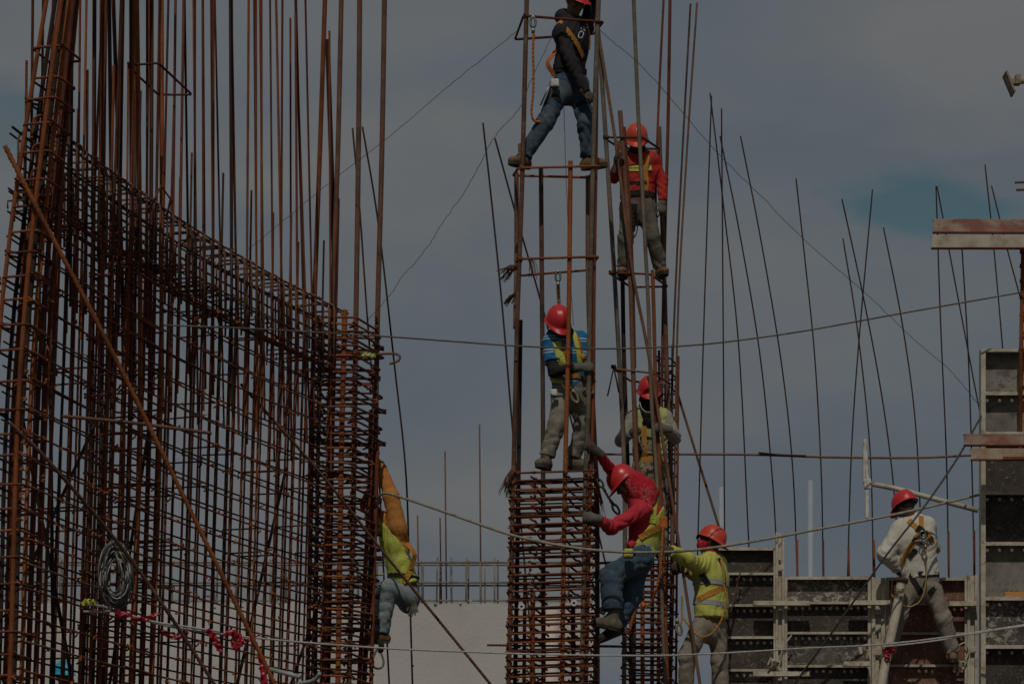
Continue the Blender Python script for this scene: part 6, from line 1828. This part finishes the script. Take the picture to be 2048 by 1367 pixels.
link('reflector', mk('shirt_tail', *sweep(pxs([(1257, 1083, -0.10), (1262, 1093, -0.10), (1268, 1082, -0.10)]), 0.03, 6), M_CRIMS, True), w5.root)
tape_measure('yellow tape measure on the belt of the climbing man', 1257, 1105, -0.17, M_YRAG, simple('yellow_case', (0.52, 0.46, 0.02), None, 0.4), 0.085)
lanyard('long orange lanyard hanging from the climbing man back', [(1326, 1050, -0.12), (1324, 1085, -0.16), (1323, 1110, -0.17), (1319, 1150, -0.15), (1312, 1180, -0.1), (1304, 1200, 0.0), (1293, 1212, 0.05), (1284, 1205, 0.1)], 0.021, M_STRAPO, None, True)
lanyard('orange webbing running down the second column ties', [(1281, 1195, 1.35), (1275, 1210, 1.38), (1266, 1235, 1.4), (1257, 1270, 1.42)], 0.020, M_STRAPO, None, False)
ch = thing('chain', 'dark chain with hook hanging from the central column top corner', 'chain', P(1238, 1020, 0.0))
lk_n = 13
for k in range(lk_n):
    f_ = k / (lk_n - 1)
    c = P(1206 + (1228 - 1206) * f_, 974 + (1008 - 974) * f_ + 3 * math.sin(f_ * 3.1), -0.05)
    d = Vector((0.55, 0, -0.83)); u = Vector((0, 1, 0)) if k % 2 else d.cross(Vector((0, 1, 0)))
    mb = MB(); mb.tube([c + d * 0.017 * math.sin(a / 10 * 2 * math.pi) + u * 0.010 * math.cos(a / 10 * 2 * math.pi) for a in range(10)], 0.0042, 5, True)
    mb.build('chain_link', M_BLACKBAR, ch, True)
snap_hook(ch, P(1232, 1018, -0.06), (0.5, 0, -0.8), 1.1, M_STRAPK); snap_hook(ch, P(1200, 965, -0.05), (-0.5, 0, 0.8), 1.0, M_STEEL)

# --- 6: man in hi-vis jacket right of the second column
w6 = Person('worker in yellow reflective jacket and orange helmet beside the dark formwork', 1.66, dict(
    head=(1421, 1084, 0.0), neck=(1422, 1112, 0.03), chest=(1422, 1152, 0.04), pel=(1422, 1232, 0.02), sh_a=(1398, 1131, -0.14), sh_b=(1436, 1128, 0.14),
    el_a=(1374, 1118, -0.34), wr_a=(1342, 1100, -0.50), el_b=(1388, 1150, 0.08), wr_b=(1366, 1138, 0.0),
    hip_a=(1402, 1252, -0.07), hip_b=(1434, 1252, 0.09), knee_a=(1374, 1312, -0.12), ank_a=(1372, 1400, -0.04), knee_b=(1440, 1325, 0.1), ank_b=(1446, 1405, 0.12)))
w6.glove('a', M_GLOVED, (-1, -0.25, 0.25), (0, 1, -0.3), 1, 0.5)
w6.glove('b', M_GLOVED, (-1, -0.1, 0.3), (0, 1, 0), 1, 0.7)
w6.body(M_SKIN, (-0.80, 0.25, 0.38), (0.48, 0.0, 0.88))
w6.mesh('jacket', w6.torso(0.020, 0.008, hem=0.02, ks=1.12) + w6.arm('a', 0.010, 0.008, 1.0, (0.074, 0.062, 0.048)) + w6.arm('b', 0.004, 0.008), 0.0095, M_HIVISJ, keep='shirt')
w6.mesh('trousers', w6.legs(0.0, 0.010, (0.098, 0.084, 0.07), (0.9, 0.9), 0.155), 0.0095, M_TAUPE, keep='jeans')
w6.mesh('face_bandana', [Ell(w6.J['head'] + w6.fwd * 0.035 - w6.hup * 0.05, (0.08, 0.085, 0.07), np.stack([w6.hs, w6.fwd, w6.hup]), 0.03), Ell(w6.J['neck'] + np.array([0, 0, 0.035]), (0.085, 0.085, 0.06), None, 0.03)], 0.0095, M_BANDANA)
w6.boot('a', (-0.8, 0.4, 0), M_BOOTG, shaft=0.24); w6.boot('b', (-0.6, 0.6, 0), M_BOOTSH, shaft=0.24)
w6.helmet(M_HELO, flip=True); w6.gloves()
w6.belt('reflective_band', w6.J['pel'] + np.array([0.0, 0.02, 0.33]), (0.02, 0, 1), 0.05, M_REFL, parent=w6.root)
w6.belt('reflective_band', w6.J['pel'] + np.array([0.0, 0.02, 0.12]), (0.10, 0, 1), 0.05, M_REFL, parent=w6.root)
hr = link('harness', None, w6.root)
w6.strap('back_strap', [(1450, 1172), (1434, 1180), (1415, 1188), (1396, 1200), (1386, 1208)], 0.055, M_STRAP, parent=hr, off=0.012)
w6.strap('shoulder_strap', [(1436, 1116), (1443, 1128), (1447, 1145), (1448, 1168)], 0.035, M_STRAPK, parent=hr, off=0.012)
w6.strap('under_arm', [(1402, 1146), (1409, 1155), (1417, 1168)], 0.055, M_STRAPK, parent=hr, off=0.010)
w6.strap('shoulder_strap', [(1440, 1120), (1445, 1140), (1446, 1165)], 0.03, M_STRAPY, parent=hr, off=0.016)
lanyard('tan lanyard looping from the yellow jacket back to the thigh', [(1448, 1168, 1.40), (1452, 1195, 1.38), (1449, 1220, 1.36), (1440, 1245, 1.35), (1425, 1265, 1.36), (1405, 1273, 1.38), (1388, 1264, 1.38), (1376, 1248, 1.38), (1368, 1236, 1.4)], 0.019, M_STRAP, None, True)
lanyard('yellow strap with hook hanging left of the taupe trousers', [(1364, 1190, 1.42), (1364, 1215, 1.42), (1364, 1236, 1.42), (1360, 1250, 1.42)], 0.022, M_STRAPY, (1358, 1258, 1.40), (0.2, 0, -1), False, 1.2, M_GOLD)
sp = thing('scaffold_plank', 'plank below the frame that carries the man in yellow', 'plank', P(1410, 1425, 1.7))
zb = min(w6.J['ank_a'][2], w6.J['ank_b'][2]) - 0.085 - 0.016
for k in range(2):
    mb = MB(); mb.box((P(1410, 0, 1.6).x, 1.60 + k * 0.25, zb - 0.025), (1.2, 0.22, 0.045)); mb.build('board', M_PLANKB, sp, False, 0.004)

# --- 7: man in off-white shirt seen from behind on the formwork
w7 = Person('worker in off-white shirt seen from behind, straddling the right formwork', 1.84, dict(
    head=(1811, 1014, 0.02), neck=(1824, 1036, 0.02), chest=(1833, 1080, 0.0), pel=(1842, 1152, 0.02), sh_a=(1800, 1058, 0.04), sh_b=(1855, 1050, 0.03),
    el_a=(1771, 1108, 0.0), wr_a=(1797, 1136, 0.12), el_b=(1868, 1094, 0.20), wr_b=(1846, 1112, 0.26),
    hip_a=(1822, 1168, 0.02), hip_b=(1862, 1168, 0.02), knee_a=(1797, 1232, 0.02), ank_a=(1777, 1304, 0.12), knee_b=(1886, 1236, 0.02), ank_b=(1906, 1304, 0.12)))
w7.glove('a', M_BLACKC, (0.6, 0.4, -0.5), (0.3, 0.8, 0.2), -1, 0.7)
w7.glove('b', M_BLACKC, (-0.6, 0.4, -0.3), (0, 1, 0), 1, 0.7)
w7.body(M_SKIND, (-0.55, 0.72, -0.42), (-0.2, 0.2, 1))
w7.mesh('shirt', w7.torso(0.016, 0.009, hem=0.015, ks=1.04) + w7.arm('a', 0.014, 0.010, 1.0, (0.076, 0.070, 0.05)) + w7.arm('b', 0.010, 0.009), 0.0095, M_WHITES, keep='shirt', fold=0.0085)
w7.mesh('trousers', w7.legs(0.0, 0.009, (0.096, 0.082, 0.074), (0.97, 0.97), 0.165), 0.0095, M_TAUPE, keep='jeans')
w7.boot('a', (-0.25, 1, 0), M_BOOT); w7.boot('b', (0.15, 1, 0), M_BOOT)
w7.helmet(M_HELR); w7.gloves()
hr = link('harness', None, w7.root)
w7.strap('shoulder_strap', [(1818, 1040), (1826, 1048), (1835, 1056), (1842, 1062)], 0.05, M_STRAP, parent=hr)
w7.strap('shoulder_strap', [(1842, 1032), (1842, 1048), (1843, 1062)], 0.05, M_STRAP, parent=hr)
w7.strap('back_strap', [(1838, 1066), (1828, 1082), (1818, 1098), (1810, 1112), (1805, 1125)], 0.052, M_STRAP, parent=hr)
w7.strap('back_strap', [(1850, 1062), (1860, 1078), (1868, 1090), (1876, 1104)], 0.052, M_STRAP, parent=hr)
dp = w7.strap('dorsal_pad', [(1834, 1056), (1844, 1062), (1850, 1072)], 0.075, M_STRAPK, parent=hr, off=0.014)
w7.strap('pad_label', [(1825, 1076), (1836, 1083), (1848, 1085), (1858, 1080), (1864, 1074)], 0.042, simple('brown_label', (0.035, 0.018, 0.012), None, 0.7), parent=hr, off=0.015)
print_text(w7, 'Honeywell', (1827, 1079.5), (7.4, 0.9), (0, -7.5), 'shirt', simple('cream_print', (0.60, 0.55, 0.45)), hr, 0.021, -0.62)
mb = MB(); c = P(1845, 1068, 1.60); mb.tube([c + Vector((0.030 * math.cos(a / 16 * 2 * math.pi), -0.01, 0.034 * math.sin(a / 16 * 2 * math.pi))) for a in range(16)], 0.006, 6, True); mb.build('d_ring', M_STEEL, hr, True)
w7.belt('waist_belt', w7.J['pel'] + np.array([0, 0, 0.01]), (0.0, 0, 1), 0.05, M_STRAPK, 'jeans', parent=hr, off=0.014)
w7.strap('thigh_strap', [(1823, 1150), (1829, 1164), (1838, 1178), (1844, 1186)], 0.055, M_STRAPK, 'jeans', parent=hr)
w7.strap('thigh_strap', [(1886, 1150), (1877, 1166), (1864, 1180), (1858, 1186)], 0.055, M_STRAPK, 'jeans', parent=hr)
w7.strap('tool_strap', [(1833, 1098), (1826, 1106), (1818, 1114)], 0.05, M_STRAPK, parent=hr, off=0.012)
lanyard('thin yellow lanyard looping down from the off-white shirt back', [(1851, 1092, 1.60), (1853, 1120, 1.60), (1853, 1145, 1.60), (1849, 1180, 1.62), (1838, 1203, 1.64), (1820, 1212, 1.66), (1803, 1208, 1.68), (1790, 1198, 1.68), (1784, 1188, 1.68)], 0.0125, M_STRAPY, (1849, 1078, 1.60), (-0.15, 0, 1), False, 1.0)
bag = w7.mesh('tool_pouch', [Ell(P(1797, 1132, 1.95), (0.055, 0.05, 0.06), None, 0.02), Cone(P(1800, 1120, 1.92), P(1804, 1150, 1.92), 0.045, 0.03, None, 1, 0.02)], 0.0095, M_BLACKC)

# --- 8: man in orange sleeves behind the left wall column
w8 = Person('worker in orange shirt and yellow vest leaning behind the left wall column', 3.45, dict(
    head=(741, 1003, 0.0), neck=(765, 1032, 0.0), chest=(788, 1085, 0.0), pel=(812, 1168, 0.0), sh_a=(772, 1048, 0.17), sh_b=(795, 1052, -0.14),
    el_a=(742, 1045, 0.2), wr_a=(737, 1030, -0.05), el_b=(782, 992, -0.16), wr_b=(758, 925, -0.10),
    hip_a=(808, 1190, 0.12), hip_b=(819, 1194, -0.08), knee_a=(770, 1186, 0.12), ank_a=(752, 1268, 0.12), knee_b=(779, 1174, -0.18), ank_b=(764, 1266, -0.12)))
w8.glove('a', simple('pale_glove', (0.55, 0.55, 0.50), (0.40, 0.44, 0.10), 0.8, 9, 0.5, 0.55), (0.2, -0.5, 0.3), (-1, 0, 0), 1, 0.9)
w8.glove('b', M_GLOVED, (-0.4, 0, 0.9), (-1, 0, -0.3), 1, 0.9)
w8.body(M_SKIND, (-0.95, -0.1, -0.15), (0.0, 0.0, 1))
w8.mesh('shirt', w8.torso(0.006, 0.008, hem=-0.02) + w8.arm('a', 0.004, 0.008) + w8.arm('b', 0.018, 0.008, 1.0, (0.078, 0.064, 0.036)) + [Cone(w8.J['sh_b'] + np.array([0.03, 0, -.05]), w8.J['chest'] + np.array([0.09, -.03, -.02]), 0.070, 0.060, None, 1, 0.05, (0, 0), 0.006, (1, 1, 1), 50)], 0.0095, M_ORANGE, keep='shirt', fold=0.008)
w8.mesh('vest', w8.torso(0.024, 0.008, hem=0.02), 0.0095, M_HIVIS, cuts=[(tuple(w8.J['chest'] + np.array([0.0, 0, 0.06])), tuple(nvec((0.75, 0, 0.65))))], keep='vest')
w8.mesh('jeans', w8.legs(0.004, 0.008, (0.105, 0.085, 0.066), (0.98, 0.98)), 0.0095, M_JEANP, keep='jeans', fold=0.010)
w8.boot('a', (-1, 0.2, 0), M_BOOT); w8.boot('b', (-1, -0.2, 0), M_BOOT)
w8.mesh('face_bandana', [Ell(w8.J['head'] + w8.fwd * 0.03 - w8.hup * 0.03, (0.082, 0.088, 0.10), np.stack([w8.hs, w8.fwd, w8.hup]), 0.03)], 0.0095, M_BANDANA)
w8.gloves()
hr = link('harness', None, w8.root)
w8.strap('back_strap', [(822, 1130), (818, 1145), (808, 1165)], 0.06, M_STRAP, 'vest', parent=hr, off=0.012)
w8.strap('reflective_stripe', [(775, 1118), (795, 1114), (815, 1112)], 0.05, M_REFL, 'vest', parent=w8.root)
w8.belt('waist_belt', w8.J['pel'] + np.array([0, 0, 0.07]), (0.15, 0, 1), 0.045, M_STRAPK, 'vest', parent=hr)
pts = catmull(pxs([(812, 1085, 3.25), (822, 1095, 3.22), (829, 1108, 3.22), (828, 1118, 3.24), (822, 1135, 3.26)]), 6)
w8.ribbon('loose_strap', pts, [Vector((0.4, -0.9, 0))] * len(pts), 0.05, M_STRAP, 0.0, hr, 0.004)
line('cord', 'taut pale cord from the yellow vest belt to the wall column', 'cord', [(768, 1148, 3.2), (740, 1150, 3.1), (702, 1152, 2.9)], 0.011, M_STRAPY, 6, 6)
# spare glove in the back pocket and the big snap hook below the boots
pg = thing('spare_glove', 'grey glove dangling from the back pocket of pale jeans', 'glove', P(824, 1212, 3.3))
V, Q = iso(w8.hand_prims(P(826, 1203, 3.32), (0.1, -0.1, -1), (-0.4, -0.9, 0), 1, 0.15, 0.002, 0.03, 1.0, 0.8), 0.0055)
link('glove_body', mk_np('glove_body', V, Q, M_GLOVE), pg)
bh = thing('scaffold_hook', 'large black and grey snap hook hanging under the pale jeans', 'hook', P(757, 1333, 3.05))
link('gate', mk('gate', *sweep(pxs([(757, 1278, 3.05), (763, 1290, 3.05), (762, 1300, 3.05), (756, 1302, 3.05)]), [0.022, 0.034, 0.03, 0.02], 8), M_STRAPK, True), bh)
hp_ = []
for k in range(24):
    a = math.pi * 0.5 + 2 * math.pi * k / 23
    hp_.append(P(756 - 13.5 * math.cos(a) * (0.75 - 0.4 * math.sin(a)) , 1316 - 20 * math.sin(a), 3.05))
link('hook_body', mk('hook_body', *sweep(hp_, 0.0125, 8), M_GOLD, True), bh)

# --- 9: helmet of a man behind the mesh at the lower left
w9 = Person('worker in bright blue helmet low behind the left mesh', 4.5, dict(
    head=(128, 1352, 0.0), neck=(130, 1385, 0.02), pel=(132, 1470, 0.0), sh_a=(103, 1398, 0), sh_b=(158, 1398, 0), el_a=(98, 1450, 0), wr_a=(105, 1492, -.1), el_b=(163, 1450, 0), wr_b=(158, 1492, -.1),
    hip_a=(116, 1486, 0), hip_b=(148, 1486, 0), knee_a=(114, 1560, -.03), ank_a=(113, 1640, 0), knee_b=(150, 1560, -.03), ank_b=(151, 1640, 0)))
w9.glove('a', M_GLOVE, (0, -.2, -1), (1, 0, 0), 1, 0.4); w9.glove('b', M_GLOVE, (0, -.2, -1), (-1, 0, 0), -1, 0.4)
w9.body(M_SKIND, (0.5, -0.9, 0), (0, 0, 1))
w9.mesh('shirt', w9.torso(0.004) + w9.arm('a', 0.004) + w9.arm('b', 0.004), 0.012, M_NAVY)
w9.mesh('jeans', w9.legs(0.0), 0.012, M_JEAN)
w9.boot('a', (-.2, -1, 0), M_BOOT); w9.boot('b', (.2, -1, 0), M_BOOT)
w9.helmet(M_HELB); w9.gloves()
zb = w9.J['ank_a'][2] - 0.101
dk = thing('work_deck', 'low timber deck below the frame under the blue helmet man', 'deck', (w9.J['pel'][0], 4.5, 0))
for k in range(4):
    mb = MB(); mb.box((w9.J['pel'][0], 4.2 + k * 0.24, zb - 0.025), (2.4, 0.225, 0.045)); mb.build('board', M_PLANKB, dk, False, 0.004)
for sx in (-1, 1):
    for sy in (4.15, 4.95):
        mb = MB(); mb.box((w9.J['pel'][0] + sx * 1.1, sy, (zb - 0.05) / 2), (0.09, 0.09, zb - 0.05)); mb.build('leg', M_PLANKB, dk)
